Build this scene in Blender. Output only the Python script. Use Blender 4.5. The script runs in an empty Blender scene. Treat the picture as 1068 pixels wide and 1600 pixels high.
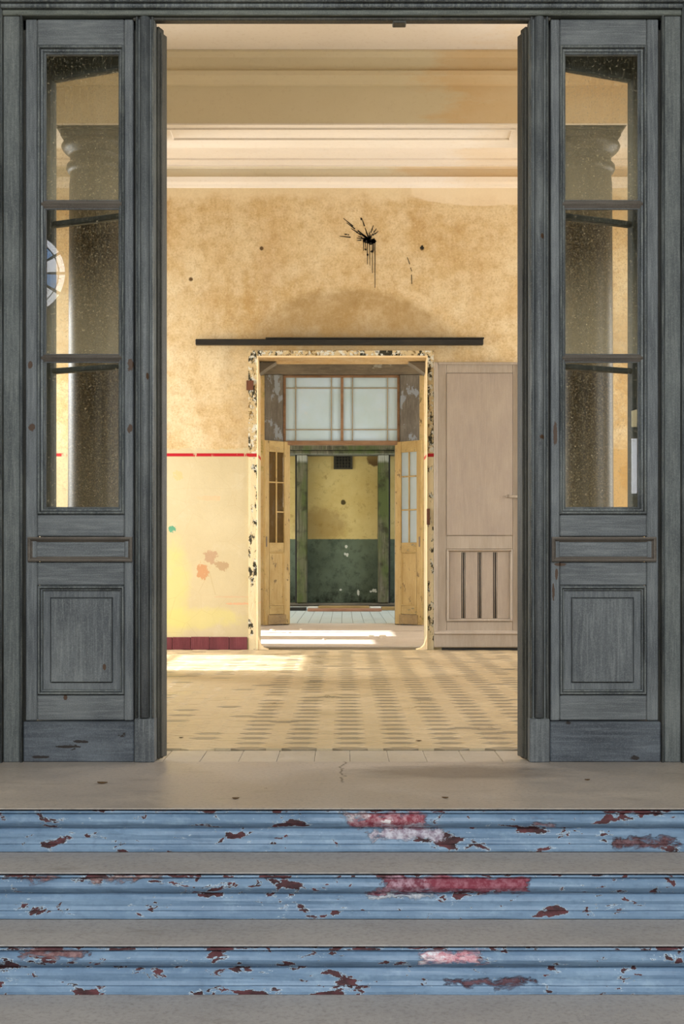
import bpy, math, random
from mathutils import Vector, noise as mnoise
random.seed(7)
C = bpy.context.scene.collection
SC = bpy.context.scene

# ---------------------------------------------------------------- camera
F, CX, HY, CAMY, CAMZ = 1960.0, 536.0, 875.0, -5.6, 0.9
cam_d = bpy.data.cameras.new('camera')
cam = bpy.data.objects.new('camera', cam_d); C.objects.link(cam)
cam.location = (0, CAMY, CAMZ); cam.rotation_euler = (math.pi / 2, 0, 0)
cam_d.sensor_fit = 'VERTICAL'; cam_d.sensor_height = 36.0; cam_d.sensor_width = 24.0
cam_d.lens = F / 1600 * 36
cam_d.shift_x = -2 / 1600; cam_d.shift_y = 75 / 1600
cam_d.clip_end = 200
SC.camera = cam

# ---------------------------------------------------------------- sky, sun, daylight, exposure
SC.view_settings.view_transform = 'Standard'
SC.view_settings.look = 'None'
SC.view_settings.exposure = 0.0
SC.view_settings.gamma = 1.0
SC.view_settings.use_curve_mapping = False
w = bpy.data.worlds.new('sky'); SC.world = w; w.use_nodes = True
wn = w.node_tree.nodes; wl = w.node_tree.links
bg = wn['Background']
sky = wn.new('ShaderNodeTexSky'); sky.sky_type = 'NISHITA'; sky.sun_disc = False
sky.sun_elevation = math.radians(36); sky.sun_rotation = math.radians(-90)
sky.air_density = 1.0; sky.dust_density = 2.0
wl.new(sky.outputs[0], bg.inputs[0]); bg.inputs[1].default_value = 0.35

def lamp(name, kind, loc, rot, energy, color, size=None, size_y=None, angle=None):
    d = bpy.data.lights.new(name, kind); d.energy = energy; d.color = color
    if size: d.shape = 'RECTANGLE'; d.size = size; d.size_y = size_y
    if angle is not None: d.angle = angle
    o = bpy.data.objects.new(name, d); C.objects.link(o)
    o.location = loc; o.rotation_euler = rot
    return o
# sun from the left, low enough to reach the middle of the hall floor
sd = Vector((math.cos(math.radians(36)), -0.03, -math.sin(math.radians(36))))
lamp('sun', 'SUN', (-20, 5, 15), sd.to_track_quat('-Z', 'Y').to_euler(), 12.0, (1.0, 0.99, 0.97), angle=0.01)
H = math.pi / 2
# daylight standing in the openings: left windows, right windows added to light the hall, the porch entrance, the courtyard
lamp('daylight_left_rear', 'AREA', (-4.75, 5.75, 2.2), (0, -H + .65, 0), 330, (0.95, 0.98, 1.0), 3.0, 1.5)
lamp('added_daylight_right_rear', 'AREA', (4.75, 5.75, 2.2), (0, H, 0), 140, (1.0, 0.97, 0.93), 3.0, 1.5)
lamp('added_daylight_right_front', 'AREA', (4.75, 2.2, 2.2), (0, H, 0), 185, (1.0, 0.97, 0.93), 3.0, 1.8)
lamp('daylight_second_room_left', 'AREA', (-3.65, 9.0, 2.0), (0, -H, 0), 120, (1.0, 0.97, 0.92), 2.6, 1.6)
lamp('daylight_second_room_right', 'AREA', (3.65, 9.6, 2.0), (0, H, 0), 110, (1.0, 0.95, 0.88), 2.6, 1.6)
lamp('daylight_courtyard_left', 'AREA', (-4.3, 16.0, 1.4), (0, -H, 0), 120, (0.92, 0.97, 1.0), 2.4, 6.0)
lamp('daylight_courtyard_right', 'AREA', (4.3, 16.0, 2.2), (0, H, 0), 120, (0.92, 0.97, 1.0), 2.4, 6.0)
lamp('daylight_porch', 'AREA', (0.2, -7.8, 3.9), (math.radians(56), 0, 0), 520, (0.91, 0.955, 1.0), 3.8, 3.4)

# ---------------------------------------------------------------- helpers
def lin(h):
    h = h.lstrip('#'); v = [int(h[i:i + 2], 16) / 255 for i in (0, 2, 4)]
    return tuple((c / 12.92 if c <= 0.04045 else ((c + 0.055) / 1.055) ** 2.4) for c in v) + (1.0,)
def wx(px, d): return (px - CX) * d / F
def wz(py, d): return CAMZ + (HY - py) * d / F

class MB:
    def __init__(s): s.v = []; s.f = []; s.smooth = set()
    def add(s, vs, fs, smooth=False):
        b = len(s.v); s.v += [tuple(p) for p in vs]
        for f in fs:
            if smooth: s.smooth.add(len(s.f))
            s.f.append(tuple(b + i for i in f))
        return s
    def box(s, x0, x1, y0, y1, z0, z1):
        if x0 > x1: x0, x1 = x1, x0
        if y0 > y1: y0, y1 = y1, y0
        if z0 > z1: z0, z1 = z1, z0
        vs = [(x, y, z) for x in (x0, x1) for y in (y0, y1) for z in (z0, z1)]
        return s.add(vs, [(0, 1, 3, 2), (4, 6, 7, 5), (0, 4, 5, 1), (2, 3, 7, 6), (0, 2, 6, 4), (1, 5, 7, 3)])
    def cbox(s, x0, x1, y0, y1, z0, z1, c=0.004):
        if x0 > x1: x0, x1 = x1, x0
        if y0 > y1: y0, y1 = y1, y0
        if z0 > z1: z0, z1 = z1, z0
        c = min(c, (x1 - x0) * .45, (y1 - y0) * .45, (z1 - z0) * .45)
        X, Y, Z = (x0, x1), (y0, y1), (z0, z1)
        vs = []; idx = {}
        for i in (0, 1):
            for j in (0, 1):
                for k in (0, 1):
                    sx, sy, sz = c * (1 - 2 * i), c * (1 - 2 * j), c * (1 - 2 * k)
                    for a, p in (('x', (X[i], Y[j] + sy, Z[k] + sz)), ('y', (X[i] + sx, Y[j], Z[k] + sz)), ('z', (X[i] + sx, Y[j] + sy, Z[k]))):
                        idx[(i, j, k, a)] = len(vs); vs.append(p)
        g = lambda i, j, k, a: idx[(i, j, k, a)]
        fs = []
        for i in (0, 1):
            q = [g(i, 0, 0, 'x'), g(i, 1, 0, 'x'), g(i, 1, 1, 'x'), g(i, 0, 1, 'x')]; fs.append(q if i else q[::-1])
            q = [g(0, i, 0, 'y'), g(0, i, 1, 'y'), g(1, i, 1, 'y'), g(1, i, 0, 'y')]; fs.append(q if i else q[::-1])
            q = [g(0, 0, i, 'z'), g(1, 0, i, 'z'), g(1, 1, i, 'z'), g(0, 1, i, 'z')]; fs.append(q if i else q[::-1])
        for i in (0, 1):
            for j in (0, 1):
                q = [g(i, j, 0, 'x'), g(i, j, 0, 'y'), g(i, j, 1, 'y'), g(i, j, 1, 'x')]; fs.append(q if i != j else q[::-1])
                q = [g(i, 0, j, 'x'), g(i, 0, j, 'z'), g(i, 1, j, 'z'), g(i, 1, j, 'x')]; fs.append(q[::-1] if i != j else q)
                q = [g(0, i, j, 'y'), g(0, i, j, 'z'), g(1, i, j, 'z'), g(1, i, j, 'y')]; fs.append(q if i != j else q[::-1])
        for i in (0, 1):
            for j in (0, 1):
                for k in (0, 1):
                    q = [g(i, j, k, 'x'), g(i, j, k, 'y'), g(i, j, k, 'z')]; fs.append(q if (i + j + k) % 2 == 1 else q[::-1])
        return s.add(vs, fs)
    def ring(s, x0, x1, z0, z1, prof):
        """mitred moulding round a rectangle in the XZ plane; prof = [(inset, y), ...] from outside to inside"""
        if x0 > x1: x0, x1 = x1, x0
        vs = []
        for ins, y in prof:
            vs += [(x0 + ins, y, z0 + ins), (x1 - ins, y, z0 + ins), (x1 - ins, y, z1 - ins), (x0 + ins, y, z1 - ins)]
        fs = []
        for i in range(len(prof) - 1):
            for k in range(4):
                a, b = i * 4 + k, i * 4 + (k + 1) % 4
                fs.append((a, b, b + 4, a + 4))
        return s.add(vs, fs)
    def extrude_z(s, prof, z0, z1, smooth=False):
        n = len(prof); vs = [(x, y, z) for z in (z0, z1) for x, y in prof]
        fs = [(i, i + 1, n + i + 1, n + i) for i in range(n - 1)]
        fs += [tuple(range(n))[::-1], tuple(range(n, 2 * n))]
        return s.add(vs, fs, smooth)
    def extrude_x(s, prof, x0, x1, n=1, wob=0.0, seed=0):
        """profile [(y, z)] swept along X, with a little waviness"""
        m = len(prof); vs = []
        for i in range(n + 1):
            x = x0 + (x1 - x0) * i / n
            for j, (y, z) in enumerate(prof):
                dy = wob * mnoise.noise(Vector((x * 6, j * .7, seed))) if 0 < j < m - 1 else 0
                dz = wob * .5 * mnoise.noise(Vector((x * 9, j * .7 + 5, seed))) if 0 < j < m - 1 else 0
                vs.append((x, y + dy, z + dz))
        fs = [(i * m + j, i * m + j + 1, (i + 1) * m + j + 1, (i + 1) * m + j) for i in range(n) for j in range(m - 1)]
        return s.add(vs, fs)
    def lathe(s, cx, cy, prof, seg=48):
        vs = []; n = len(prof)
        for k in range(seg):
            a = 2 * math.pi * k / seg
            vs += [(cx + r * math.cos(a), cy + r * math.sin(a), z) for r, z in prof]
        fs = [(k * n + i, ((k + 1) % seg) * n + i, ((k + 1) % seg) * n + i + 1, k * n + i + 1) for k in range(seg) for i in range(n - 1)]
        return s.add(vs, fs, True)
    def poly(s, pts, y0, y1):
        """prism of an XZ polygon between two depths"""
        n = len(pts)
        vs = [(x, y0, z) for x, z in pts] + [(x, y1, z) for x, z in pts]
        fs = [tuple(range(n)), tuple(range(2 * n - 1, n - 1, -1))] + [(i, n + i, n + (i + 1) % n, (i + 1) % n) for i in range(n)]
        return s.add(vs, fs)

ORI = {}
def mesh_obj(name, mb, m, parent=None, loc=None):
    base = Vector(ORI.get(parent.name, (0, 0, 0))) if parent else Vector((0, 0, 0))
    me = bpy.data.meshes.new(name)
    off = Vector(loc) if loc is not None else base
    me.from_pydata([tuple(Vector(v) - off) for v in mb.v], [], mb.f)
    for i in mb.smooth: me.polygons[i].use_smooth = True
    me.validate(); me.update()
    if m: me.materials.append(m)
    o = bpy.data.objects.new(name, me); C.objects.link(o)
    if parent:
        o.parent = parent; o.location = off - base
    elif loc is not None:
        o.location = off
    ORI[o.name] = tuple(off)
    return o
def fix(o):
    import bmesh
    b = bmesh.new(); b.from_mesh(o.data); bmesh.ops.recalc_face_normals(b, faces=b.faces[:]); b.to_mesh(o.data); b.free(); return o
def thing(name, label, cat, loc=(0, 0, 0), rz=0.0, group=None, kind=None):
    o = bpy.data.objects.new(name, None); C.objects.link(o)
    o.location = loc; o.rotation_euler = (0, 0, rz); o.empty_display_size = .1
    ORI[o.name] = tuple(loc) if rz == 0 else (0, 0, 0)
    return tag(o, label, cat, group, kind)
def tag(o, label, cat, group=None, kind=None):
    o['label'] = label; o['category'] = cat
    if group: o['group'] = group
    if kind: o['kind'] = kind
    return o
def struct(name, mb, m, label=None, cat=None):
    o = fix(mesh_obj(name, mb, m)); o['kind'] = 'structure'
    if label: o['label'] = label; o['category'] = cat
    return o
def part(name, mb, m, parent, label=None, loc=None):
    o = fix(mesh_obj(name, mb, m, parent, loc))
    if label: o['label'] = label
    return o
def share(src, name, parent, offset):
    """a copy of a part that shares its mesh data"""
    o = src.copy(); o.name = name; C.objects.link(o); o.parent = parent; o.location = Vector(src.location) + Vector(offset)
    return o
def holed(mb, axis, pos0, pos1, a0, a1, z0, z1, holes):
    """wall slab normal to axis, with rectangular holes [(a0, a1, z0, z1)]"""
    A = sorted({a0, a1, *[h[0] for h in holes], *[h[1] for h in holes]})
    Z = sorted({z0, z1, *[h[2] for h in holes], *[h[3] for h in holes]})
    for i in range(len(A) - 1):
        run = None
        cells = []
        for k in range(len(Z) - 1):
            am, zm = (A[i] + A[i + 1]) / 2, (Z[k] + Z[k + 1]) / 2
            hole = any(h[0] < am < h[1] and h[2] < zm < h[3] for h in holes)
            if hole: run = None
            elif run is None: run = [Z[k], Z[k + 1]]; cells.append(run)
            else: run[1] = Z[k + 1]
        for c0, c1 in cells:
            if axis == 'x': mb.box(pos0, pos1, A[i], A[i + 1], c0, c1)
            else: mb.box(A[i], A[i + 1], pos0, pos1, c0, c1)
    return mb

# ---------------------------------------------------------------- materials
class NT:
    def __init__(s, name, rough=0.7, spec=0.3):
        s.m = bpy.data.materials.new(name); s.m.use_nodes = True
        s.t = s.m.node_tree; s.b = s.t.nodes['Principled BSDF']
        s.b.inputs['Roughness'].default_value = rough
        s.b.inputs['Specular IOR Level'].default_value = spec
        s.pos = s.n('ShaderNodeNewGeometry').outputs['Position']
        sx = s.n('ShaderNodeSeparateXYZ'); s.l(s.pos, sx.inputs[0]); s.X, s.Y, s.Z = sx.outputs
    def n(s, k): return s.t.nodes.new(k)
    def l(s, a, b): s.t.links.new(a, b)
    def put(s, sock, v):
        if isinstance(v, (int, float)): sock.default_value = v
        elif isinstance(v, (tuple, list)): sock.default_value = v
        elif isinstance(v, str): sock.default_value = lin(v)
        else: s.l(v, sock)
    def math(s, op, a, b=0.0, c=None, clamp=False):
        q = s.n('ShaderNodeMath'); q.operation = op; q.use_clamp = clamp
        s.put(q.inputs[0], a); s.put(q.inputs[1], b)
        if c is not None: s.put(q.inputs[2], c)
        return q.outputs[0]
    def vec(s, sc=(1, 1, 1), off=(0, 0, 0)):
        q = s.n('ShaderNodeVectorMath'); q.operation = 'MULTIPLY_ADD'
        s.l(s.pos, q.inputs[0]); q.inputs[1].default_value = sc; q.inputs[2].default_value = off
        return q.outputs[0]
    def noise(s, scale=5.0, detail=4.0, rough=0.55, v=None, dist=0.0):
        q = s.n('ShaderNodeTexNoise'); s.l(v if v is not None else s.pos, q.inputs['Vector'])
        q.inputs['Scale'].default_value = scale; q.inputs['Detail'].default_value = detail
        q.inputs['Roughness'].default_value = rough; q.inputs['Distortion'].default_value = dist
        return q.outputs[0]
    def vor(s, scale=5.0, feature='F1', v=None):
        q = s.n('ShaderNodeTexVoronoi'); q.feature = feature; s.l(v if v is not None else s.pos, q.inputs['Vector'])
        q.inputs['Scale'].default_value = scale
        return q
    def rng(s, x, a, b, lo=0.0, hi=1.0):
        q = s.n('ShaderNodeMapRange'); q.clamp = True
        s.put(q.inputs[0], x)
        for i, vv in enumerate((a, b, lo, hi)): s.put(q.inputs[i + 1], vv)
        return q.outputs[0]
    def mix(s, f, a, b, mode='MIX'):
        q = s.n('ShaderNodeMix'); q.data_type = 'RGBA'; q.blend_type = mode
        s.put(q.inputs[0], f); s.put(q.inputs[6], a); s.put(q.inputs[7], b)
        return q.outputs[2]
    def inv(s, a): return s.math('SUBTRACT', 1.0, a)
    def mul(s, a, b): return s.math('MULTIPLY', a, b)
    def mx(s, a, b): return s.math('MAXIMUM', a, b)
    def blob(s, u, v, cu, cv, ru, rv, soft=0.25, nz=None, k=1.0):
        a = s.math('DIVIDE', s.math('SUBTRACT', u, cu), ru); a = s.mul(a, a)
        b = s.math('DIVIDE', s.math('SUBTRACT', v, cv), rv); b = s.mul(b, b)
        d = s.math('ADD', a, b)
        if nz is not None: d = s.math('ADD', d, s.mul(s.math('SUBTRACT', nz, 0.5), k * 2))
        return s.rng(d, 1 + soft, 1 - soft)
    def band(s, u, a, b, e=0.01):
        a, b = min(a, b), max(a, b); return s.mul(s.rng(u, a - e, a + e), s.rng(u, b + e, b - e))
    def color(s, c): s.put(s.b.inputs['Base Color'], c)
    def rough(s, r): s.put(s.b.inputs['Roughness'], r)
    def bump(s, h, strength=0.3, dist=0.01):
        q = s.n('ShaderNodeBump'); q.inputs['Strength'].default_value = strength; q.inputs['Distance'].default_value = dist
        s.l(h, q.inputs['Height']); s.l(q.outputs[0], s.b.inputs['Normal'])

def painted_wood(name, base, light, dark, chip, axis='z', chips=0.0, grain=1.0, rough=0.55, spec=0.35, chip_scale=14, wear=()):
    t = NT(name, rough, spec)
    st = {'z': (1, 1, .06), 'x': (.06, 1, 1)}[axis]
    g = t.noise(95, 6, .7, t.vec(st)); g2 = t.noise(9, 4, .6, t.vec((1, 1, .25) if axis == 'z' else (.25, 1, 1)))
    big = t.noise(2.2, 4, .6)
    c = t.mix(t.rng(g2, .3, .7), dark, base)
    c = t.mix(t.mul(t.rng(g, .48, .75), .55), c, light)
    c = t.mix(t.mul(t.rng(g, .46, .28), .5), c, dark)
    c = t.mix(t.mul(t.rng(big, .5, .75), .35), c, light)
    fine = t.noise(210, 3, .7)
    c = t.mix(t.mul(t.rng(fine, .5, .7), .35), c, light)
    c = t.mix(t.mul(t.rng(fine, .48, .3), .4), c, dark)
    n3 = t.noise(chip_scale, 6, .7, t.vec((1, 1, .5) if axis == 'z' else (.5, 1, 1), (3, 1, 7)))
    m = t.rng(n3, .735 - chips, .75 - chips)
    if wear:
        wn_ = t.noise(32, 5, .7)
        for (px, py, a, b) in wear:
            m = t.mx(m, t.blob(t.X, t.Z, wx(px, 5.6), wz(py, 5.6), a / 350, b / 350, .15, wn_, 2.2))
    c = t.mix(m, c, chip)
    t.color(c)
    t.bump(t.math('SUBTRACT', t.mul(g, .5), t.mul(m, .8)), .25 * grain, .004)
    return t.m

M = {}
BLU = ('#626566', '#909390', '#434649', '#4a3524')
WEAR = [(204, 571, 5, 9), (203, 670, 4, 7), (47, 570, 3, 6), (50, 668, 5, 6), (867, 678, 3, 20), (846, 684, 5, 4), (163, 1042, 2.5, 5), (102, 1090, 3, 4),
        (232, 588, 2, 5), (869, 897, 2, 8), (864, 925, 2, 14), (875, 882, 9, 2.5), (1040, 690, 3, 5), (22, 752, 3, 8), (15, 135, 3, 5), (845, 372, 3, 4), (1063, 368, 4, 6)]
M['door_v'] = painted_wood('blue_grey_paint_vertical', *BLU, axis='z', wear=WEAR)
M['door_h'] = painted_wood('blue_grey_paint_horizontal', *BLU, axis='x', wear=WEAR)
M['kick'] = painted_wood('weathered_kick_board', '#555a60', '#7c8286', '#363a40', '#2b2420', axis='x', chips=.07, grain=1.8, wear=[(108, 1166, 22, 2), (128, 1158, 12, 2.5), (62, 1182, 16, 2), (195, 1121, 14, 2), (60, 1125, 18, 1.5), (990, 1183, 8, 4), (232, 1156, 3, 7), (887, 1129, 4, 2)])
M['frame_v'] = painted_wood('frame_paint_vertical', '#5d615f', '#8a8c86', '#404444', '#3f2f20', axis='z')
M['frame_h'] = painted_wood('frame_paint_horizontal', '#5f635e', '#8d8f82', '#44473f', '#2c2a20', axis='x', chips=.04)
M['bead'] = painted_wood('worn_bead_paint', '#5c6164', '#a3a59c', '#2b2e30', '#4a3a28', axis='z', chips=.04)
M['ledge'] = painted_wood('worn_brown_ledge', '#6b6259', '#837b72', '#4d463f', '#3a2f26', axis='x')
M['inner'] = painted_wood('shaded_green_grey_paint', '#3d4442', '#59605c', '#262b2b', '#1d1a16', axis='z')  # colour darkened for the shade the folded inner leaves stand in
M['edge'] = painted_wood('raw_door_edge', '#46433b', '#686354', '#26241f', '#1c1a16', axis='z', chips=.05, grain=1.6)
M['taupe'] = painted_wood('taupe_door_paint', '#a39687', '#b2a697', '#928576', '#e0d8c8', axis='z', chips=.02, grain=.8, chip_scale=24)
M['taupe_panel'] = painted_wood('taupe_panel_paint', '#9e9080', '#ab9d8d', '#8f8176', '#ded6c8', axis='z', chips=.01, grain=.7, chip_scale=26, wear=[(641.5, 826, 4, 4.5), (628, 765, 1.2, 1.5), (604, 702, 1, 2)])
M['yellow'] = painted_wood('worn_ochre_paint', '#c4aa72', '#d4bf8c', '#a68a52', '#7d6a48', axis='z', chips=.12, grain=1.6, chip_scale=15)
M['yellow_h'] = painted_wood('worn_ochre_paint_boards', '#c0a66e', '#d0bb88', '#a0864e', '#7d7a62', axis='x', chips=.12, grain=1.6, chip_scale=15)
M['raw_board'] = painted_wood('bare_weathered_board', '#a58c5e', '#bda67c', '#806a48', '#6f7468', axis='x', chips=.08, chip_scale=10)
M['grey_timber'] = painted_wood('weathered_grey_timber', '#6c6860', '#94908a', '#4b4740', '#868f98', axis='z', chips=.17, grain=1.8, chip_scale=6)
M['grey_timber_h'] = painted_wood('weathered_grey_timber_beam', '#6f6556', '#8f8671', '#4a443b', '#8d8d84', axis='x', chips=.1, grain=1.8, chip_scale=6)
M['orange_wood'] = painted_wood('bare_orange_wood', '#94755a', '#ab8e70', '#6f5239', '#5a3f2a', axis='x', chips=.02)
M['pale_bar'] = painted_wood('faded_muntin_wood', '#a39a84', '#b5ac98', '#847b68', '#7a6a52', axis='z')
M['black_wood'] = painted_wood('black_painted_rail', '#26241f', '#3c3830', '#161412', '#b9a98c', axis='x', chips=-.01, chip_scale=26)
M['rust'] = painted_wood('rusty_iron', '#6b3f2a', '#8a5a3d', '#452818', '#2c1a10', axis='z', chips=.1)
M['red_board'] = painted_wood('reddish_plank', '#a5775c', '#bd9177', '#875c44', '#5d4231', axis='x')
M['tan_board'] = painted_wood('tan_plank', '#a88a58', '#bea06d', '#846a40', '#4d3b24', axis='x', chips=.05)
M['white_slab'] = painted_wood('whitish_slab', '#dcd9d0', '#ebe8e0', '#c2beb4', '#9a9488', axis='x')

# --- mossy timber of the far casing
t = NT('mossy_grey_timber', .85, .2)
g = t.noise(40, 5, .6, t.vec((1, 1, .05))); b = t.noise(3, 5, .6, t.vec((1, 1, .35)))
c = t.mix(t.rng(g, .35, .7), '#4a4436', '#7b745f')
c = t.mix(t.rng(b, .42, .62), c, '#4f5630')
c = t.mix(t.mul(t.rng(t.noise(5, 4), .5, .66), .8), c, '#33301f')
c = t.mix(t.mul(t.band(t.Z, 2.84, 2.985, .03), t.rng(g, .3, .5)), c, '#98968a')
t.color(c); t.bump(g, .5, .01); M['mossy'] = t.m

# --- plaster of the hall
def hall_plaster():
    t = NT('ochre_plaster', .85, .15)
    n1 = t.noise(1.1, 6, .62); n2 = t.noise(4.5, 6, .65, t.vec((1, 1, 1), (9, 2, 1))); n3 = t.noise(48, 6, .85)
    n5 = t.noise(11, 6, .75, t.vec((1, 1, 1), (2, 5, 8)))
    n4 = t.noise(2.2, 5, .6, t.vec((1, 1, .35), (4, 4, 4)))
    c = t.mix(t.rng(n1, .32, .68), '#c0a06c', '#dcc69e')
    c = t.mix(t.mul(t.rng(n2, .42, .7), .6), c, '#e8dabb')
    c = t.mix(t.mul(t.rng(n4, .5, .72), .55), c, '#b48d58')
    c = t.mix(t.mul(t.rng(n3, .52, .64), .55), c, '#94795076'[:7])
    c = t.mix(t.mul(t.rng(n3, .46, .36), .45), c, '#efe0c0')
    c = t.mix(t.mul(t.rng(n5, .5, .66), .5), c, '#ad8a5a')
    c = t.mix(t.mul(t.rng(n5, .46, .3), .5), c, '#e6d2ac')
    # faded stain under the outline of a lost arch above the doorway
    arch = t.mul(t.blob(t.X, t.Z, 0.05, 2.72, 1.22, .9, .09, n2, .12), t.rng(t.Z, 2.9, 3.1))
    fade = t.rng(t.math('ABSOLUTE', t.math('SUBTRACT', t.X, 0.15)), 1.25, .7)
    c = t.mix(t.mul(t.mul(arch, fade), t.rng(n2, .2, .75, .75, .25)), c, '#8f7449')
    dark_band = t.mul(t.band(t.Z, 2.9, 3.25, .14), t.rng(t.math('ABSOLUTE', t.X), 1.5, .8))  # darker brown band across the wall over the doorway
    c = t.mix(t.mul(t.mul(dark_band, t.rng(n2, .3, .7)), .55), c, '#6e5a3a')
    side = t.mul(t.band(t.X, -1.2, -.86, .06), t.band(t.Z, 2.0, 3.0, .2))
    c = t.mix(t.mul(t.mul(side, t.rng(n2, .35, .65)), .45), c, '#97784a')
    # paler band under the cornice
    c = t.mix(t.mul(t.rng(t.math('ADD', t.Z, t.mul(t.math('SUBTRACT', n2, .5), .35)), 4.48, 4.56), .6), c, '#e6d5b4')
    c = t.mix(t.mul(t.blob(t.X, t.Z, 1.45, 4.6, .75, .14, .1, n2, .6), .7), c, '#ead9bd')
    # small bullet-like pits
    for (x, z) in ((-.82, 4.03), (.79, 4.03), (-1.53, 3.72)):
        c = t.mix(t.blob(t.X, t.Z, x, z, .02, .02, .5, n3, 1.2), c, '#5e4a30')
    # cream oil paint up to the red line
    cream = t.mix(t.rng(n1, .35, .7), '#c2b28d', '#cec09d')
    cream = t.mix(t.mul(t.rng(n2, .55, .72), .5), cream, '#d4c9ac')
    yel = t.mul(t.blob(t.X, t.Z, -1.7, .55, .14, .5, .8, n2, 1.8), .45)
    cream = t.mix(yel, cream, '#d8d077')
    cream = t.mix(t.mul(t.blob(t.X, t.Z, -1.42, .32, .4, .1, .5, n2, 2), .5), cream, '#d6cc7c')
    nb = t.noise(17, 6, .7)
    for (x, z, a, b2, col) in ((-1.335, .93, .075, .08, '#b79a7c'), (-1.41, .79, .07, .1, '#c2946c'), (-1.22, .84, .08, .055, '#b49a78'),
                               (-1.72, 1.21, .045, .04, '#5f9a7c'), (-.925, .45, .025, .12, '#77a07a'), (-1.35, 1.52, .17, .025, '#e2b892'),
                               (-1.66, 1.75, .06, .06, '#dcb988'), (-1.0, .46, .2, .015, '#d2a986'), (-1.12, .53, .2, .01, '#cbb08e'),
                               (2.9, .98, .09, .13, '#7d8f4f'), (2.8, 1.25, .07, .09, '#3f5a52'), (2.86, 1.75, .1, .16, '#8a6a3c'),
                               (3.0, 1.5, .12, .12, '#c7a36a')):
        cream = t.mix(t.blob(t.X, t.Z, x, z, a * .85, b2 * .85, .1, nb, 3.0), cream, col)
    cr = t.vor(3.2, 'DISTANCE_TO_EDGE').outputs['Distance']
    cream = t.mix(t.mul(t.rng(cr, .006, .002), .2), cream, '#a88a58')
    # right-hand side of the wall lost most of its cream
    lost = t.rng(t.math('ADD', t.X, t.mul(t.math('SUBTRACT', n2, .5), .8)), 1.9, 2.1)
    cream = t.mix(t.mul(lost, .8), cream, '#c6a066')
    edge = t.math('ADD', t.Z, t.mul(t.math('SUBTRACT', nb, .5), .10))
    c = t.mix(t.rng(edge, 2.02, 2.01), c, cream)
    red = t.mul(t.band(t.Z, 1.94, 1.972, .003), t.rng(t.noise(7, 5, .7, t.vec((1, 1, .3))), .40, .44))
    red = t.mul(red, t.rng(t.X, 1.6, 1.5))
    c = t.mix(red, c, '#b0202c')
    t.color(c)
    t.bump(t.math('ADD', t.mul(n3, .4), n2), .35, .012)
    return t.m
M['hall'] = hall_plaster()

def stained_ceiling(name, a, b, stain, x0, amount):
    t = NT(name, .85, .15)
    n1 = t.noise(1.3, 5, .6, t.vec((.4, 1, 1))); n2 = t.noise(3.0, 6, .65, t.vec((.6, 1, 2.0)))
    c = t.mix(t.rng(n1, .3, .7), a, b)
    m = t.rng(t.math('ADD', t.X, t.mul(t.math('SUBTRACT', n2, .5), 1.6)), x0 - .12, x0 + .18)
    c = t.mix(t.mul(m, t.rng(n1, .25, .6, amount, amount * .45)), c, stain)
    c = t.mix(t.mul(t.rng(t.noise(30, 4, .7), .55, .8), .25), c, '#b09870')
    t.color(c); t.bump(n2, .15, .01)
    return t.m
M['ceil'] = stained_ceiling('pale_pink_ceiling', '#e2d8cc', '#ebe3da', '#dcc193', 1.15, .45)
M['beam'] = stained_ceiling('beam_plaster', '#cdbf9f', '#d9cdb1', '#cca063', .75, .6)
M['beam_under'] = stained_ceiling('beam_soffit', '#e4dacd', '#ece4da', '#dcc091', 1.1, .3)
M['cornice'] = stained_ceiling('cornice_plaster', '#d6cab0', '#e2d8c4', '#d2ac72', .62, .7)

def plain_plaster(name, a, b, s=1.6):
    t = NT(name, .9, .1); n = t.noise(s, 6, .65); n2 = t.noise(25, 4, .7)
    c = t.mix(t.rng(n, .3, .7), a, b); c = t.mix(t.mul(t.rng(n2, .5, .8), .3), c, a)
    t.color(c); t.bump(n2, .2, .01); return t.m
M['side'] = plain_plaster('side_wall_plaster', '#cdb68c', '#e0d2b2')
M['porch'] = plain_plaster('porch_plaster', '#8d8468', '#a39a7c')
M['room2'] = plain_plaster('patchy_olive_plaster', '#b59c62', '#d3bd86', 3.0)

# second room's back wall: cream with olive mould
t = NT('mouldy_cream_plaster', .9, .12); n = t.noise(3.2, 6, .7); n2 = t.noise(9, 5, .7)
c = t.mix(t.rng(n, .35, .65), '#d6b67e', '#e3cc9a')
c = t.mix(t.mul(t.rng(n, .5, .62), t.rng(n2, .35, .6)), c, '#9a9140')
c = t.mix(t.rng(n2, .6, .68), c, '#7b6748')
t.color(c); t.bump(n2, .4, .012); M['mouldy'] = t.m

# the far wall of the yard: ochre over a green dado
t = NT('far_wall_plaster', .9, .12)
n = t.noise(1.6, 6, .65); n2 = t.noise(7, 6, .7); n3 = t.noise(22, 4, .7)
up = t.mix(t.rng(n, .3, .7), '#bda160', '#d3bc80')
up = t.mix(t.mul(t.rng(n2, .56, .7), .6), up, '#8f7440')
up = t.mix(t.mul(t.blob(t.X, t.Z, -.45, 1.6, .5, .35, .5, n2, 1.5), .5), up, '#8a6a3c')
up = t.mix(t.mul(t.blob(t.X, t.Z, .62, 2.95, .14, .16, .2, n2, 1.2), .9), up, '#5d4228')
up = t.mix(t.mul(t.blob(t.X, t.Z, 0.0, 2.06, .05, .05, .3, n3, .8), .9), up, '#33291a')
up = t.mix(t.mul(t.rng(t.Z, 2.85, 3.0), .35), up, '#cfae6a')
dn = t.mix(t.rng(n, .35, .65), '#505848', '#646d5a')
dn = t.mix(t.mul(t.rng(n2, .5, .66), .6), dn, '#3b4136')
dn = t.mix(t.mul(t.mul(t.rng(t.Z, .5, .05), t.rng(n2, .35, .6)), .9), dn, '#232419')
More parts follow.
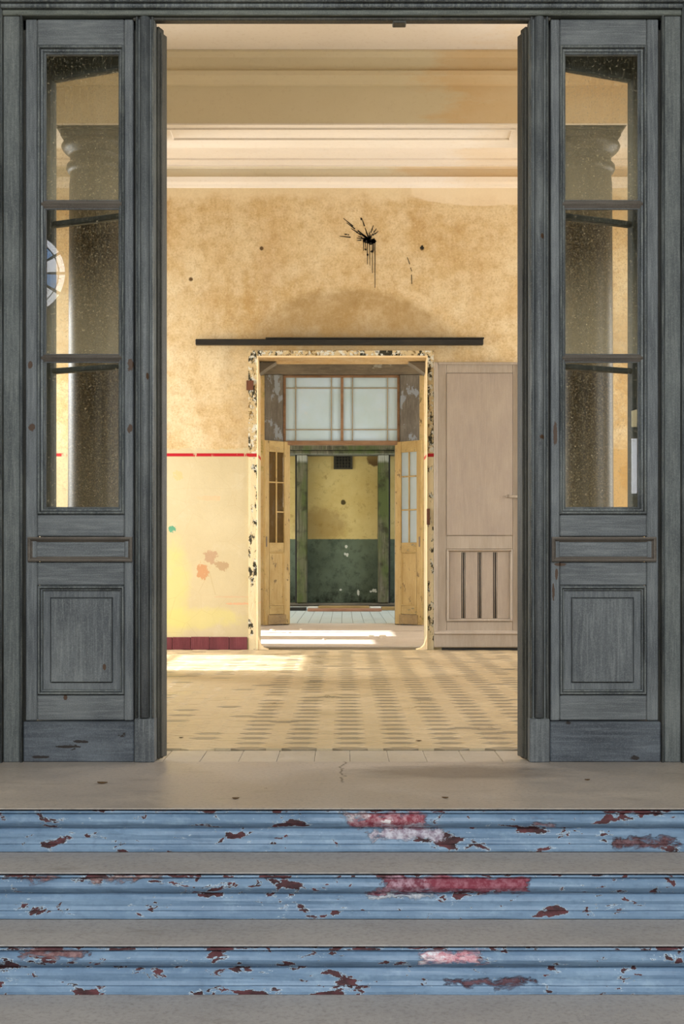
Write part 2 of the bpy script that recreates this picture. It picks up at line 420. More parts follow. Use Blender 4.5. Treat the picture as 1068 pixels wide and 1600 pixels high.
for (x, z, a, b2) in ((.08, 1.0, .035, .035), (.04, 1.02, .02, .03), (.06, 1.17, .025, .04), (.62, .28, .045, .04), (.56, .27, .03, .02), (.3, .25, .02, .07), (-.05, .3, .03, .02)):
    dn = t.mix(t.blob(t.X, t.Z, x, z, a, b2, .1, n3, 2.6), dn, '#c9c6b8')
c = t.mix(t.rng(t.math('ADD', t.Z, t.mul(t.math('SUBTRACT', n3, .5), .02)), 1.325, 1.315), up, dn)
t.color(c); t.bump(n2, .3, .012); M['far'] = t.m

# peeling doorway surround
t = NT('peeling_surround', .9, .15)
n = t.noise(9, 6, .7, t.vec((1, 1, .5))); n2 = t.noise(24, 5, .7)
c = t.mix(t.rng(n, .44, .48), '#3b382c', '#cdb78c')
c = t.mix(t.rng(n2, .53, .57), c, '#d7d5c8')
c = t.mix(t.mul(t.rng(n, .55, .6), t.rng(n2, .45, .5)), c, '#7b6238')
c = t.mix(t.mul(t.rng(t.Z, 1.97, 1.93), t.rng(n, .45, .47)), c, '#e0cfa8')
c = t.mix(t.band(t.Z, 1.935, 1.97, .004), c, '#b22a30')
t.color(c); t.bump(n, .8, .02); M['peel'] = t.m
M['arris'] = plain_plaster('cream_arris', '#eccf9f', '#f3dfba', 6)
M['maroon'] = painted_wood('maroon_skirting', '#703238', '#86494f', '#57242a', '#b99a92', axis='z', chips=.04, rough=.45)
M['ink'] = NT('black_ink', .5, .4).m; M['ink'].node_tree.nodes['Principled BSDF'].inputs['Base Color'].default_value = lin('#17150f')

# floor tiles, one shared material per shade with a little per-tile variety
def tile_mat(name, a, b, rough=.34):
    t = NT(name, rough, .5)
    oi = t.n('ShaderNodeObjectInfo')
    n = t.noise(3.2, 5, .65); n2 = t.noise(30, 4, .7)
    c = t.mix(t.rng(n, .3, .7), a, b)
    c = t.mix(t.mul(t.math('FRACT', t.math('ADD', oi.outputs['Random'], n)), .35), c, a)
    c = t.mix(t.mul(t.rng(n2, .52, .75), .35), c, '#7d715a')
    t.color(c); t.rough(t.rng(n, .3, .7, rough - .08, rough + .18)); t.bump(n2, .1, .004)
    return t.m
M['tile_light'] = tile_mat('cream_floor_tile', '#b9a47f', '#cdb996')
M['tile_dark'] = tile_mat('grey_floor_tile', '#867962', '#988b73')
M['tile_border'] = tile_mat('border_floor_tile', '#a99f90', '#bdb2a2')
M['tile_pale'] = tile_mat('pale_blue_floor_tile', '#b9c4c4', '#ccd5d3', .4)
M['mortar'] = plain_plaster('floor_mortar', '#6d6454', '#857b68', 6)

# concrete of landing and treads
def concrete(name, a, b, blueish=None, rough=.6, crack=False):
    t = NT(name, rough, .35)
    n = t.noise(2.0, 6, .65, t.vec((1, 1.6, 1))); n2 = t.noise(60, 4, .75); n3 = t.noise(8, 6, .7, t.vec((.5, 1.5, 1)))
    c = t.mix(t.rng(n, .3, .7), a, b)
    c = t.mix(t.mul(t.rng(n2, .5, .75), .5), c, '#5a5650')
    c = t.mix(t.mul(t.rng(n2, .42, .2), .4), c, '#c8c4bc')
    c = t.mix(t.mul(t.rng(n3, .56, .74), .45), c, '#6f665a')
    if crack:
        k = t.math('ABSOLUTE', t.math('SUBTRACT', t.X, t.math('ADD', -.005, t.mul(t.math('SUBTRACT', t.noise(9, 4, .6, t.vec((0, 1, 0))), .5), .14))))
        c = t.mix(t.mul(t.mul(t.rng(k, .006, .002), t.rng(t.Y, -.55, -.5)), .8), c, '#3c352c')
        c = t.mix(t.mul(t.blob(t.X, t.Y, .48, -.28, .42, .16, .6, n3, 1.6), .55), c, '#57504a')
    t.color(c); t.rough(t.rng(n, .3, .7, rough - .15, rough + .1)); t.bump(n2, .35, .004)
    return t.m
M['landing'] = concrete('worn_landing_screed', '#9f948a', '#b3a79b', rough=.42, crack=True)
M['tread'] = concrete('grey_terrazzo_tread', '#9d9794', '#aba5a1', rough=.65)
M['dirt'] = concrete('dusty_screed', '#bfb3a4', '#d6cbbd', rough=.7)

# peeling blue paint of the risers
def riser_mat(name, seed, patches):
    t = NT(name, .5, .35)
    o = (seed * 3.1, 0, seed * 1.7)
    n1 = t.noise(3.0, 5, .6, t.vec((1, 1, 2), o)); n2 = t.noise(7.5, 7, .62, t.vec((.75, 1, 1.7), o), .3); n3 = t.noise(45, 4, .7)
    n4 = t.noise(15, 6, .7, t.vec((.8, 1, 1.2), o))
    c = t.mix(t.rng(n1, .3, .7), '#627a92', '#7b93a9')
    c = t.mix(t.mul(t.rng(n3, .5, .8), .35), c, '#495c70')
    c = t.mix(t.mul(t.rng(n4, .55, .7), .5), c, '#93a9ba')
    c = t.mix(t.mul(t.rng(n4, .45, .3), .35), c, '#455a70')
    n6 = t.noise(19, 6, .62, t.vec((.7, 1, 1.4), o), .4)
    topz = t.mul(t.rng(t.math('FRACT', t.math('DIVIDE', t.Z, .16)), .84, .93), .05)
    n2 = t.math('ADD', n2, topz); n6 = t.math('ADD', n6, topz)
    m = t.mx(t.rng(n2, .590, .598), t.rng(n6, .638, .648))
    c = t.mix(t.mx(t.rng(n2, .578, .584), t.rng(n6, .626, .632)), c, '#aebbc5')
    c = t.mix(m, c, t.mix(t.rng(n4, .4, .6), '#3a2627', '#63383b'))
    for (x0, x1, z0, z1, col, col2) in patches:
        u = t.mul(t.band(t.math('ADD', t.X, t.mul(t.math('SUBTRACT', n4, .5), .34)), x0, x1, .012),
                  t.band(t.math('ADD', t.Z, t.mul(t.math('SUBTRACT', n6, .5), .10)), z0, z1, .006))
        c = t.mix(u, c, t.mix(t.rng(n3, .4, .62), col, col2)); m = t.mx(m, u)
    t.color(c); t.rough(t.rng(m, 0, 1, .45, .8))
    t.bump(t.math('SUBTRACT', t.mul(n4, .35), m), .8, .008)
    return t.m
M['lip'] = painted_wood('scuffed_lip', '#8d94a0', '#b5a7a0', '#6b6f7b', '#7d4a49', axis='x', chips=.12, chip_scale=9)

# glass
def glass(name, tint, dust_col, lo, hi, zlist, speck=.5, refl=1.0):
    """clear pane with a film of dust that thickens towards the bottom of each pane"""
    t = NT(name); t.t.nodes.remove(t.b)
    out = t.t.nodes['Material Output']
    tr = t.n('ShaderNodeBsdfTransparent'); t.put(tr.inputs[0], tint)
    gl = t.n('ShaderNodeBsdfGlossy'); gl.inputs['Roughness'].default_value = .0
    fr = t.n('ShaderNodeFresnel'); fr.inputs[0].default_value = 1.5
    fac = t.math('MULTIPLY', fr.outputs[0], 1.0 * refl, clamp=True)
    mx1 = t.n('ShaderNodeMixShader'); t.l(fac, mx1.inputs[0]); t.l(tr.outputs[0], mx1.inputs[1]); t.l(gl.outputs[0], mx1.inputs[2])
    df = t.n('ShaderNodeBsdfDiffuse'); t.put(df.inputs[0], dust_col)
    tl = t.n('ShaderNodeBsdfTranslucent'); t.put(tl.inputs[0], dust_col)
    mx2 = t.n('ShaderNodeMixShader'); mx2.inputs[0].default_value = .5; t.l(df.outputs[0], mx2.inputs[1]); t.l(tl.outputs[0], mx2.inputs[2])
    n = t.noise(120, 3, .75); n2 = t.noise(5, 5, .65, t.vec((1, 1, .4))); n3 = t.noise(40, 4, .7, t.vec((1, 1, .3)))
    low = 0.0
    for z0, z1, a in zlist:
        low = t.math('ADD', low, t.mul(t.mul(t.band(t.Z, z0, z1, .001), t.rng(t.Z, z0 + (z1 - z0) * .75, z0)), a))
    d = t.math('ADD', t.rng(n2, .3, .75, lo, hi), low)
    d = t.math('ADD', d, t.mul(t.rng(n, .60, .68), speck))
    d = t.math('ADD', d, t.mul(t.rng(n3, .6, .8), speck * .3))
    d = t.math('MINIMUM', d, .92)
    mx3 = t.n('ShaderNodeMixShader'); t.l(d, mx3.inputs[0]); t.l(mx1.outputs[0], mx3.inputs[1]); t.l(mx2.outputs[0], mx3.inputs[2])
    t.l(mx3.outputs[0], out.inputs[0])
    return t.m
M['glass'] = glass('dusty_glass', (.995, .995, .985, 1), '#e6dab8', .0, .012, [(1.13, 1.79, .03), (1.82, 2.46, .12), (2.51, 3.3, .13)], .35)
M['glass_rear'] = glass('grimy_glass', (.985, .98, .965, 1), '#cdbb8e', .0, .012, [(1.1, 1.78, .02), (1.80, 2.46, .07), (2.48, 3.15, .05)], .35)
M['glass_leaf'] = glass('grimy_small_pane', (.9, .85, .75, 1), '#8a7048', .2, .4, [], .1)
t = NT('frosted_glass', .35, .4)
n = t.noise(1.3, 4, .6); n2 = t.noise(9, 5, .6)
c = t.mix(t.rng(n, .35, .65), '#d0e0e4', '#dcebf8'); c = t.mix(t.mul(t.rng(n2, .6, .75), .35), c, '#e9eaea'); t.color(c)
tl = t.n('ShaderNodeBsdfTranslucent'); t.l(c, tl.inputs[0])
mxs = t.n('ShaderNodeMixShader'); mxs.inputs[0].default_value = .5
t.l(t.b.outputs[0], mxs.inputs[1]); t.l(tl.outputs[0], mxs.inputs[2]); t.l(mxs.outputs[0], t.t.nodes['Material Output'].inputs[0])
M['frost'] = t.m

t = NT('dark_polished_column', .42, .25)
n = t.noise(2.5, 6, .65, t.vec((1, 1, .3))); n2 = t.noise(75, 4, .8); n3 = t.noise(14, 6, .7)
c = t.mix(t.rng(n, .3, .7), '#17130d', '#211c13'); c = t.mix(t.mul(t.rng(n2, .5, .62), .7), c, '#6e624a'); c = t.mix(t.mul(t.rng(n3, .5, .75), .4), c, '#28231a')
t.color(c); t.bump(n2, .1, .002); M['column'] = t.m
t = NT('dry_leaf_brown', .8, .2); t.color(t.mix(t.noise(60, 3), '#3a2a1c', '#6d5334')); M['leaf'] = t.m
t = NT('dark_mesh', .7, .3); t.color(t.mix(t.noise(40, 3), '#2b2820', '#4a4536')); M['grille'] = t.m
t = NT('broken_plaster', .9, .1); t.color(t.mix(t.noise(30, 3), '#cfc3b0', '#efe7d8')); M['chip'] = t.m
t = NT('iron', .5, .4); t.color(t.mix(t.noise(60, 4), '#5c5247', '#8d8070')); M['iron'] = t.m
t = NT('ground_outside', .95, .1); t.color(t.mix(t.noise(1.5, 4), '#6f7350', '#8f8a6a')); M['ground'] = t.m

# ---------------------------------------------------------------- the building: walls, floors, ceilings
XL, XR = -4.6, 4.6
YB, YB2 = 7.0, 7.5            # hall's back wall
Y2, Y22 = 11.9, 12.25         # second room's back wall
YF = 19.6                     # far wall of the yard
ZC = CAMZ + 3.94
def P(px, py, d): return wx(px, d), wz(py, d)

DL, DR, DT = wx(402, 12.6), wx(667, 12.6), wz(557, 12.6)
back = struct('wall_back', holed(MB(), 'y', YB, YB2, XL, XR, -.3, ZC, [(DL, DR, -.3, DT)]), M['hall'], 'ochre plaster wall with cream dado, red line and a doorway', 'wall')
struct('wall_left', holed(MB(), 'x', XL - .3, XL, .34, YB2, -.3, ZC, [(4.6, 6.45, 0.35, 3.3)]), M['side'], 'ochre side wall of the tiled hall with a sunny window', 'wall')
struct('wall_right', holed(MB(), 'x', XR, XR + .3, .34, YB2, -.3, ZC, [(5.0, 6.5, .8, 3.6), (1.2, 3.1, .8, 3.6)]), M['side'], 'ochre side wall of the tiled hall opposite the sunny windows', 'wall')
FX0, FX1, FZ = wx(-16, 5.6), wx(1084, 5.6), wz(-20, 5.6)
struct('wall_front', holed(MB(), 'y', .0, .34, XL - .3, XR + .3, -.6, 6.5, [(FX0, FX1, -.6, FZ)]), M['porch'], 'plaster wall around the tall painted entrance frame', 'wall')
struct('ceiling', MB().box(XL - .3, XR + .3, .34, YB2, ZC, ZC + .2), M['ceil'], 'pale pinkish plaster ceiling of the hall', 'ceiling')
fl = struct('floor', MB().box(XL, XR, .0, YB2, -.3, -.012), M['mortar'], 'hall floor of small cream and grey six-sided tiles', 'floor')

# bars of the sunny hall window
wb = MB()
for k in range(4): wb.box(XL - .2, XL - .16, 4.62 + k * .6, 4.66 + k * .6, .35, 3.3)
for z in (.35, 1.3, 2.3, 3.25): wb.box(XL - .2, XL - .16, 4.6, 6.45, z, z + .05)
o = struct('window_2', wb, M['frame_v'], 'glazing bars of the sunny side window in the hall', 'window')

# second room
f2 = struct('floor_2', MB().box(-3.8, 3.8, YB2, Y22 + .02, -.3, -.002), M['dirt'], 'dusty screed floor of the room behind the doorway', 'floor')
struct('wall_left_2', holed(MB(), 'x', -3.8, -3.5, YB2, Y2, -.3, 4.4, [(8.0, 8.75, .3, 3.0), (9.4, 10.6, .9, 3.2)]), M['room2'], 'side wall of the second room with two windows', 'wall')
struct('wall_right_2', holed(MB(), 'x', 3.5, 3.8, YB2, Y2, -.3, 4.4, [(8.6, 10.6, .9, 3.2)]), M['room2'], 'side wall of the second room with one wide window', 'wall')
struct('ceiling_2', MB().box(-3.8, 3.8, YB2, Y22, 4.4, 4.6), M['ceil'], 'plain ceiling of the second room', 'ceiling')
d2 = 17.5
OL, OR, OT = wx(443, d2) - .02, wx(623, d2) + .02, wz(583, d2)
struct('wall_back_2', holed(MB(), 'y', Y2, Y22, -3.8, 3.8, -.3, 4.4, [(OL, OR, -.3, OT)]), M['mouldy'], 'mouldy cream wall around the ochre double doors', 'wall')
# third space
f3 = struct('floor_3', MB().box(-4.5, 4.5, Y22, YF, -.3, -.008), M['mortar'], 'floor of pale blue square tiles beyond the ochre doors', 'floor')
struct('wall_sun_screen', holed(MB(), 'x', -4.8, -4.5, Y22, YF, -.3, 4.3, [(12.7, 19.2, -.3, 2.6)]), M['room2'], 'added wall shading the tiled passage from sun, with a wide low opening', 'wall')  # unseen wall added to keep sun off the middle of the passage
struct('ceiling_3', MB().box(-4.5, 4.5, Y22, YF + .3, 4.3, 4.5), M['ceil'], 'roof slab above the pale tiled passage', 'ceiling')
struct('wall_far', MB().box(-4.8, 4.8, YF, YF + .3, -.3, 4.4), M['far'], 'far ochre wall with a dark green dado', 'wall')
struct('ground', MB().box(-60, 60, -40, 60, -.9, -.7), M['ground'], 'open ground outside the building', 'ground')

# ---------------------------------------------------------------- porch behind and around the steps (lights the steps, mirrored in the glass)
struct('wall_porch_left', MB().box(-4.9, -4.6, -9.3, 0, -.6, 6.5), M['porch'], 'side wall of the porch before the steps', 'wall')
struct('wall_porch_right', MB().box(4.6, 4.9, -9.3, 0, -.6, 6.5), M['porch'], 'other side wall of the porch before the steps', 'wall')
struct('ceiling_porch', MB().box(-4.9, 4.9, -9.3, 0, 6.5, 6.7), M['porch'], 'high plain porch ceiling', 'ceiling')
RX, RZ, RR = -3.73, 4.26, .48
WX0, WX1 = 3.36, 4.2
struct('wall_porch_back', holed(MB(), 'y', -9.3, -9.0, -4.9, 4.9, -.6, 6.5, [(-2.4, 2.4, -.6, 4.2), (RX - .5, RX + .5, RZ - .5, RZ + .5), (WX0, WX1, 1.65, 2.8)]), M['porch'], 'outer porch wall with a wide open entrance', 'wall')

def lit(name, col, s):
    t = NT(name); t.color(col); t.put(t.b.inputs['Emission Color'], col); t.b.inputs['Emission Strength'].default_value = s; return t.m
LB, LW, LY = lit('sky_lit_blue_glass', '#8db4e6', 5.0), lit('sky_lit_white_glass', '#eef2fb', 7.0), lit('sky_lit_cream_glass', '#f0dfae', 5.0)
M['lead'] = NT('lead_came', .6, .3).m; M['lead'].node_tree.nodes['Principled BSDF'].inputs['Base Color'].default_value = lin('#2a2a2a')
rose = thing('rose_window', 'round leaded window of blue and white glass, mirrored in a door pane', 'window', (RX, -9.05, RZ - .5), kind='thing')
def sector(r0, r1, a0, a1, n=6):
    pts = [(RX + r0 * math.cos(a0 + (a1 - a0) * i / n), RZ + r0 * math.sin(a0 + (a1 - a0) * i / n)) for i in range(n + 1)]
    pts += [(RX + r1 * math.cos(a1 - (a1 - a0) * i / n), RZ + r1 * math.sin(a1 - (a1 - a0) * i / n)) for i in range(n + 1)]
    return pts
for k in range(12):
    a = k * math.pi / 6
    part('pane', MB().poly(sector(.405, .47, a + .04, a + math.pi / 6 - .04), -9.06, -9.05), LW, rose)
    part('pane', MB().poly(sector(.2, .39, a + .05, a + math.pi / 6 - .05), -9.06, -9.05), LB if k % 2 else LW, rose)
    if k % 2 == 0: part('pane', MB().poly(sector(.03, .18, a + .06, a + math.pi / 3 - .06), -9.06, -9.05), LY if k % 4 else LB, rose)
part('lead_frame', MB().poly(sector(.0005, .5, 0, math.pi * 2 - .0001, 40), -9.075, -9.066), M['lead'], rose)
part('rim', MB().poly([(RX - .5, RZ - .5), (RX + .5, RZ - .5), (RX + .5, RZ + .5), (RX - .5, RZ + .5)], -9.12, -9.08), M['porch'], rose)
pw = thing('porch_window', 'small pointed porch window over a pale lower pane, mirrored in glass', 'window', (WX0, -9.05, 1.65), kind='thing')
part('pane', MB().poly([(WX0, 2.46), (WX1, 2.46), (WX1, 2.64), ((WX0 + WX1) / 2, 2.79), (WX0, 2.64)], -9.06, -9.05), LY, pw)
part('pane', MB().poly([(WX0, 1.68), (WX1, 1.68), (WX1, 2.32), (WX0, 2.32)], -9.06, -9.05), LW, pw)
part('lead_frame', MB().poly([(WX0, 1.66), (WX1, 1.66), (WX1, 2.8), (WX0, 2.8)], -9.1, -9.07), M['lead'], pw)

# ---------------------------------------------------------------- front entrance frame
D0 = 5.6; MIDX = wx(534, D0)
def fx(px, side):                       # px measured on the left half; side -1 left, +1 mirrored
    return MIDX - (534 - px) * D0 / F * (-side) if side > 0 else MIDX - (534 - px) * D0 / F
def fz(py): return wz(py, D0)
frame = bpy.data.objects.new('trim_1', None); C.objects.link(frame); ORI['trim_1'] = (0, 0, 0)
tag(frame, 'tall blue-grey painted timber entrance frame with moulded head and posts', 'door frame', kind='structure')
x0, x1 = wx(-16, D0), wx(1084, D0)
part('head_board', MB().cbox(x0, x1, -.055, .04, fz(7), fz(-20)), M['frame_h'], frame)
part('head_moulding', MB().cbox(fx(5, -1), fx(5, 1), -.068, .05, fz(12), fz(8), .006).cbox(fx(5, -1), fx(5, 1), -.05, .05, fz(19), fz(12.4), .005), M['bead'], frame)
part('head_fascia', MB().cbox(fx(6, -1), fx(6, 1), -.03, .035, fz(28), fz(19.4), .004), M['frame_h'], frame)
part('head_soffit', MB().cbox(fx(208, -1), fx(208, 1), -.012, .03, fz(33.5), fz(28.4), .004), M['edge'], frame)
part('latch_keeper', MB().cbox(wx(613, D0), wx(634, D0), -.02, .03, fz(39), fz(34.4), .003), M['edge'], frame, 'small dark wooden block under the head')
def halfround(xa, xb, yb, out, n=9):
    c, r = (xa + xb) / 2, abs(xb - xa) / 2
    return [(c - r * math.cos(math.pi * i / n), yb - out * math.sin(math.pi * i / n)) for i in range(n + 1)]
for s in (-1, 1):
    B = fz(1190)
    part('jamb_outer', MB().cbox(fx(-16, s), fx(2.5, s), -.05, .1, B, fz(7.4)), M['frame_v'], frame)
    part('jamb_bead', MB().extrude_z(halfround(fx(3, s), fx(6.5, s), -.02, .02), B, fz(8), True), M['bead'], frame)
    part('jamb_board', MB().cbox(fx(7, s), fx(32.5, s), -.022, .1, B, fz(28)), M['frame_v'], frame)
    part('jamb_bead', MB().extrude_z(halfround(fx(33, s), fx(37, s), -.01, .02), B, fz(28), True), M['bead'], frame)
    part('post', MB().cbox(fx(212, s), fx(242, s), -.012, .06, B, fz(29), .005), M['frame_v'], frame)
    part('post_moulding', MB().extrude_z(halfround(fx(219, s), fx(235, s), -.01, .026, 12), fz(1120), fz(30), True), M['door_v'], frame)
    part('post_bead', MB().extrude_z(halfround(fx(213, s), fx(217, s), -.01, .018), fz(1120), fz(30), True), M['bead'], frame)
    part('post_bead', MB().extrude_z(halfround(fx(237, s), fx(241, s), -.01, .018), fz(1120), fz(30), True), M['bead'], frame)
    part('light_stop', MB().box(fx(28, s), fx(50, s), .047, .058, B, fz(20)), M['edge'], frame)  # dark strips added to stop light leaking through the door gaps
    part('light_stop', MB().box(fx(200, s), fx(222, s), .047, .058, B, fz(20)).box(fx(28, s), fx(222, s), .047, .058, fz(40), fz(20)), M['edge'], frame)
    part('post_plinth', MB().cbox(fx(211, s), fx(242.5, s), -.026, .06, B, fz(1122), .004), M['door_v'], frame)

# ---------------------------------------------------------------- fixed side leaves
def side_leaf(s, label):
    r = thing('panelled_side_door', label, 'door', (fx(124, s), .02, 0), kind='thing')
    B = fz(1190)
    V, Hh = M['door_v'], M['door_h']
    bot = fz(1126)
    gz = [(82, 312), (325, 553), (565, 793)]
    for a, b in ((40, 58), (194, 208)):
        part('stile', MB().cbox(fx(a, s), fx(b, s), 0, .045, bot, fz(30)), V, r)
    xa, xb = fx(58.2, s), fx(193.8, s)
    part('top_rail', MB().cbox(xa, xb, .0, .045, fz(71), fz(30)), Hh, r)
    part('middle_rail', MB().cbox(xa, xb, .0, .045, fz(838), fz(804)), Hh, r)
    part('lock_rail', MB().cbox(xa, xb, .0, .045, fz(914.5), fz(878)), Hh, r)
    part('bottom_rail', MB().cbox(xa, xb, .0, .045, fz(1125.5), fz(1086)), Hh, r)
    part('backing', MB().box(fx(41, s), fx(207, s), .036, .046, fz(877), fz(839)), V, r)
    # moulding round the glazed opening
    m = .0029
    part('glazing_moulding', MB().ring(fx(58, s), fx(195, s), fz(804), fz(71), [(0, .02), (.0015, .02), (.0015, -.008), (.006, -.013), (.012, -.010), (.014, .002), (.0145, .010), (.016, .010), (.0165, .002), (.024, .004), (.027, .012), (.031, .016), (.031, .045), (0, .045)]), M['bead'], r)
    for a, b in ((312, 324.5), (553, 565)):
        h = fz(a) - fz(b); zc = (fz(a) + fz(b)) / 2
        part('glazing_bar', MB().extrude_x([(.04, fz(b)), (.014, fz(b)), (.004, zc - h * .22), (-.004, zc), (.004, zc + h * .22), (.014, fz(a)), (.04, fz(a))], fx(64, s), fx(190, s)), M['ledge'], r)
    for a, b in gz:
        g = part('glass_pane', MB().box(fx(68, s), fx(190, s), .021, .024, fz(b + 2), fz(a - 2)), M['glass'], r)
        part('putty', MB().ring(fx(66, s), fx(192, s), fz(b + 4), fz(a - 4), [(0, .019), (.0135, .012), (.0145, .0205)]), V, g)
    # frieze panel
    part('frieze_moulding', MB().ring(fx(44, s), fx(207, s), fz(877.5), fz(839), [(0, .03), (0, -.014), (.006, -.018), (.012, -.014), (.016, -.004), (.022, .003), (.024, .012), (.024, .03)]), M['ledge'], r)
    part('frieze_panel', MB().cbox(fx(50, s), fx(201, s), .004, .036, fz(870), fz(847), .002), Hh, r)
    # lower panel
    part('panel_moulding', MB().ring(fx(59, s), fx(195, s), fz(1085.5), fz(915), [(0, .03), (0, .008), (.002, .008), (.002, -.008), (.005, -.016), (.010, -.016), (.013, -.006), (.0135, .004), (.0155, .004), (.016, -.005), (.020, -.004), (.023, .006), (.0235, .02), (.028, .02)]), M['bead'], r)
    part('lower_panel', MB().ring(fx(67, s), fx(187, s), fz(1078), fz(923), [(0, .03), (0, .010), (.030, .010), (.0305, .020), (.0345, .020), (.035, .004), (.041, -.003), (.043, -.003)]).box(fx(80.5, s), fx(173.5, s), -.0028, .03, fz(1065), fz(936)), V, r)
    part('kick_board', MB().cbox(fx(37.5, s), fx(210, s), -.016, .045, B, fz(1127), .005), M['kick'], r)
    return r
side_leaf(-1, 'fixed glazed side door before the column beside the cream dado')
side_leaf(1, 'fixed glazed side door before the column beside the taupe door')
# worn patches of paint on the doors (bare brown wood)

# ---------------------------------------------------------------- opened inner leaves, folded back behind the side doors
def open_leaf(s, label):
    hx, hy = (wx(248, 5.64) if s < 0 else wx(820.5, 5.64)), .05
    ex, ey = (wx(62, 5.9), .30) if s < 0 else (wx(1006, 5.9), .30)
    L = math.hypot(ex - hx, ey - hy)
    r = thing('glazed_inner_door', label, 'door', (hx, hy, 0), kind='thing')
    # local frame: u along the leaf from the hinge, v away from the viewer, z up
    ux, uy = (ex - hx) / L, (ey - hy) / L
    vx, vy = (-uy, ux) if s > 0 else (uy, -ux)
    def tr(mb):
        mb.v = [(hx + u * ux + v * vx, hy + u * uy + v * vy, z) for u, v, z in mb.v]; return mb
    zt = wz(39, 5.64); B = wz(1187, 5.64)
    D = M['inner']
    part('hinge_stile', tr(MB().cbox(0, .085, 0, .045, B, zt, .006)), M['edge'], r)
    part('meeting_stile', tr(MB().cbox(L - .065, L, 0, .045, B, zt)), D, r)
    part('top_rail', tr(MB().cbox(.086, L - .066, .002, .043, 3.146, zt)), D, r)
    part('glazing_bar', tr(MB().cbox(.086, L - .066, .004, .04, 2.462, 2.488)), D, r)
    part('glazing_bar', tr(MB().cbox(.086, L - .066, .004, .04, 1.775, 1.799)), D, r)
    part('middle_rail', tr(MB().cbox(.086, L - .066, .002, .043, .93, 1.11)), D, r)
    part('lower_panel', tr(MB().cbox(.086, L - .066, .012, .034, .26, .93)), D, r)
    part('bottom_rail', tr(MB().cbox(.086, L - .066, .002, .043, B, .26)), D, r)
    for z0, z1 in ((1.11, 1.775), (1.799, 2.462), (2.488, 3.146)):
        part('glass_pane', tr(MB().box(.08, L - .06, .02, .023, z0 - .004, z1 + .004)), M['glass_rear'], r)
    part('edge_strip', tr(MB().cbox(-.012, -.001, .004, .05, B + .01, zt - .03, .003)), M['edge'], r)
    for z in (.35, 1.75, 3.0):
        part('hinge', tr(MB().cbox(.02, .06, -.006, -.001, z, z + .11, .001)), M['rust'], r)
    return r
open_leaf(-1, 'opened dark glazed inner door folded behind the side door with rose reflection')
open_leaf(1, 'opened dark glazed inner door folded behind the side door near the taupe door')

# ---------------------------------------------------------------- landing and steps
SX0, SX1 = -2.6, 2.6
Y1, Y2s, Y3s = -1.042, -1.334, -1.615
land = struct('floor_landing', MB().box(SX0, SX1, Y1 + .03, -.0, -.055, -.0045).cbox(SX0, SX1, Y1 - .012, -.0, -.005, 0, .002), M['landing'], 'worn grey screed landing in front of the entrance', 'floor')
struct('floor_porch', MB().box(-4.6, 4.6, -9.0, Y3s + .05, -.64, -.48), M['tread'], 'grey terrazzo porch floor at the foot of the steps', 'floor')
RP = [[(.05, .30, -.018, -.075, '#82343f', '#b58a90'), (.0, .09, -.02, -.04, '#9a7a7c', '#d8cfcf'), (.12, .33, -.07, -.115, '#8f7f8b', '#c7c2c9'), (.16, .19, -.035, -.06, '#d8d0cd', '#e8e2df'), (.98, 1.2, -.118, -.142, '#4a2b2d', '#74585c'), (.72, .77, -.05, -.075, '#8f6d72', '#b3a1a6')],
      [(.12, .60, -.178, -.232, '#713844', '#a98892'), (.3, .61, -.18, -.228, '#7b3340', '#98606a'), (.12, .3, -.237, -.25, '#b7bcc2', '#d4d3d3'), (-1.1, -.98, -.17, -.19, '#6d4a4c', '#987c7b'), (-.85, -.62, -.17, -.19, '#7f5d5a', '#a89490')],
      [(.27, .44, -.342, -.378, '#b9737d', '#d8b6b8'), (.27, .31, -.35, -.372, '#d6d3d6', '#e8e6e6'), (-1.02, -.82, -.335, -.36, '#6d4a4a', '#947674'), (.35, .6, -.435, -.452, '#4a2f35', '#6a4a50')]]
steps = []
lab = ['topmost blue peeling step, with a torn red patch at mid width',
       'middle blue peeling step, with a long dark red bare strip',
       'lowest blue peeling step, with a small pink patch']
for i, (yf, yb) in enumerate(((Y1, None), (Y2s, Y1), (Y3s, Y2s))):
    zt = -.16 * i
    st = thing('painted_step', lab[i], 'step', (0, yf, zt - .16), group=None, kind='thing')
    rm = riser_mat('peeling_blue_riser_%s' % 'abc'[i], i + 1, RP[i])
    zb = zt - .16
    top = zt - (.055 if i == 0 else .012)
    prof = []
    def arc(z0, z1, out, base, n=7):
        return [(yf + base - out * math.sin(math.pi * k / n) , z0 + (z1 - z0) * k / n) for k in range(n + 1)]
    prof = [(yf + .029, zt - .0115), (yf - .006, zt - .0115), (yf - .009, zt - .016), (yf - .004, zt - .0195), (yf + .006, zt - .0205)] + arc(zt - .022, zt - .072, .020, .006, 8) + [(yf + .018, zt - .0745), (yf + .018, zt - .0785)]
    for k in range(9):                    # cyma under the bead
        q = k / 8; prof.append((yf + .012 - .016 * math.sin(q * math.pi / 2) - .004 * math.sin(q * math.pi * 2), zt - .081 - .049 * q))
    prof += [(yf + .0, zt - .134), (yf - .004, zt - .139), (yf - .006, zt - .15), (yf - .005, zb + .001), (yf + .03, zb + .001)]
    part('riser', MB().extrude_x(prof, SX0, SX1, 120, .0022, i * 10), rm, st)
    if i == 0:
        part('core', MB().box(SX0, SX1, yf + .035, -.01, zb - .05, zt - .058), M['tread'], st)
    else:
        part('tread', MB().box(SX0, SX1, yf + .032, yb - .0065, zt - .06, zt - .0045).cbox(SX0, SX1, yf - .012, yb - .0065, zt - .005, zt, .002), M['tread'], st)
        part('core', MB().box(SX0, SX1, yf + .035, yb - .01, zb - .05, zt - .062), M['tread'], st)

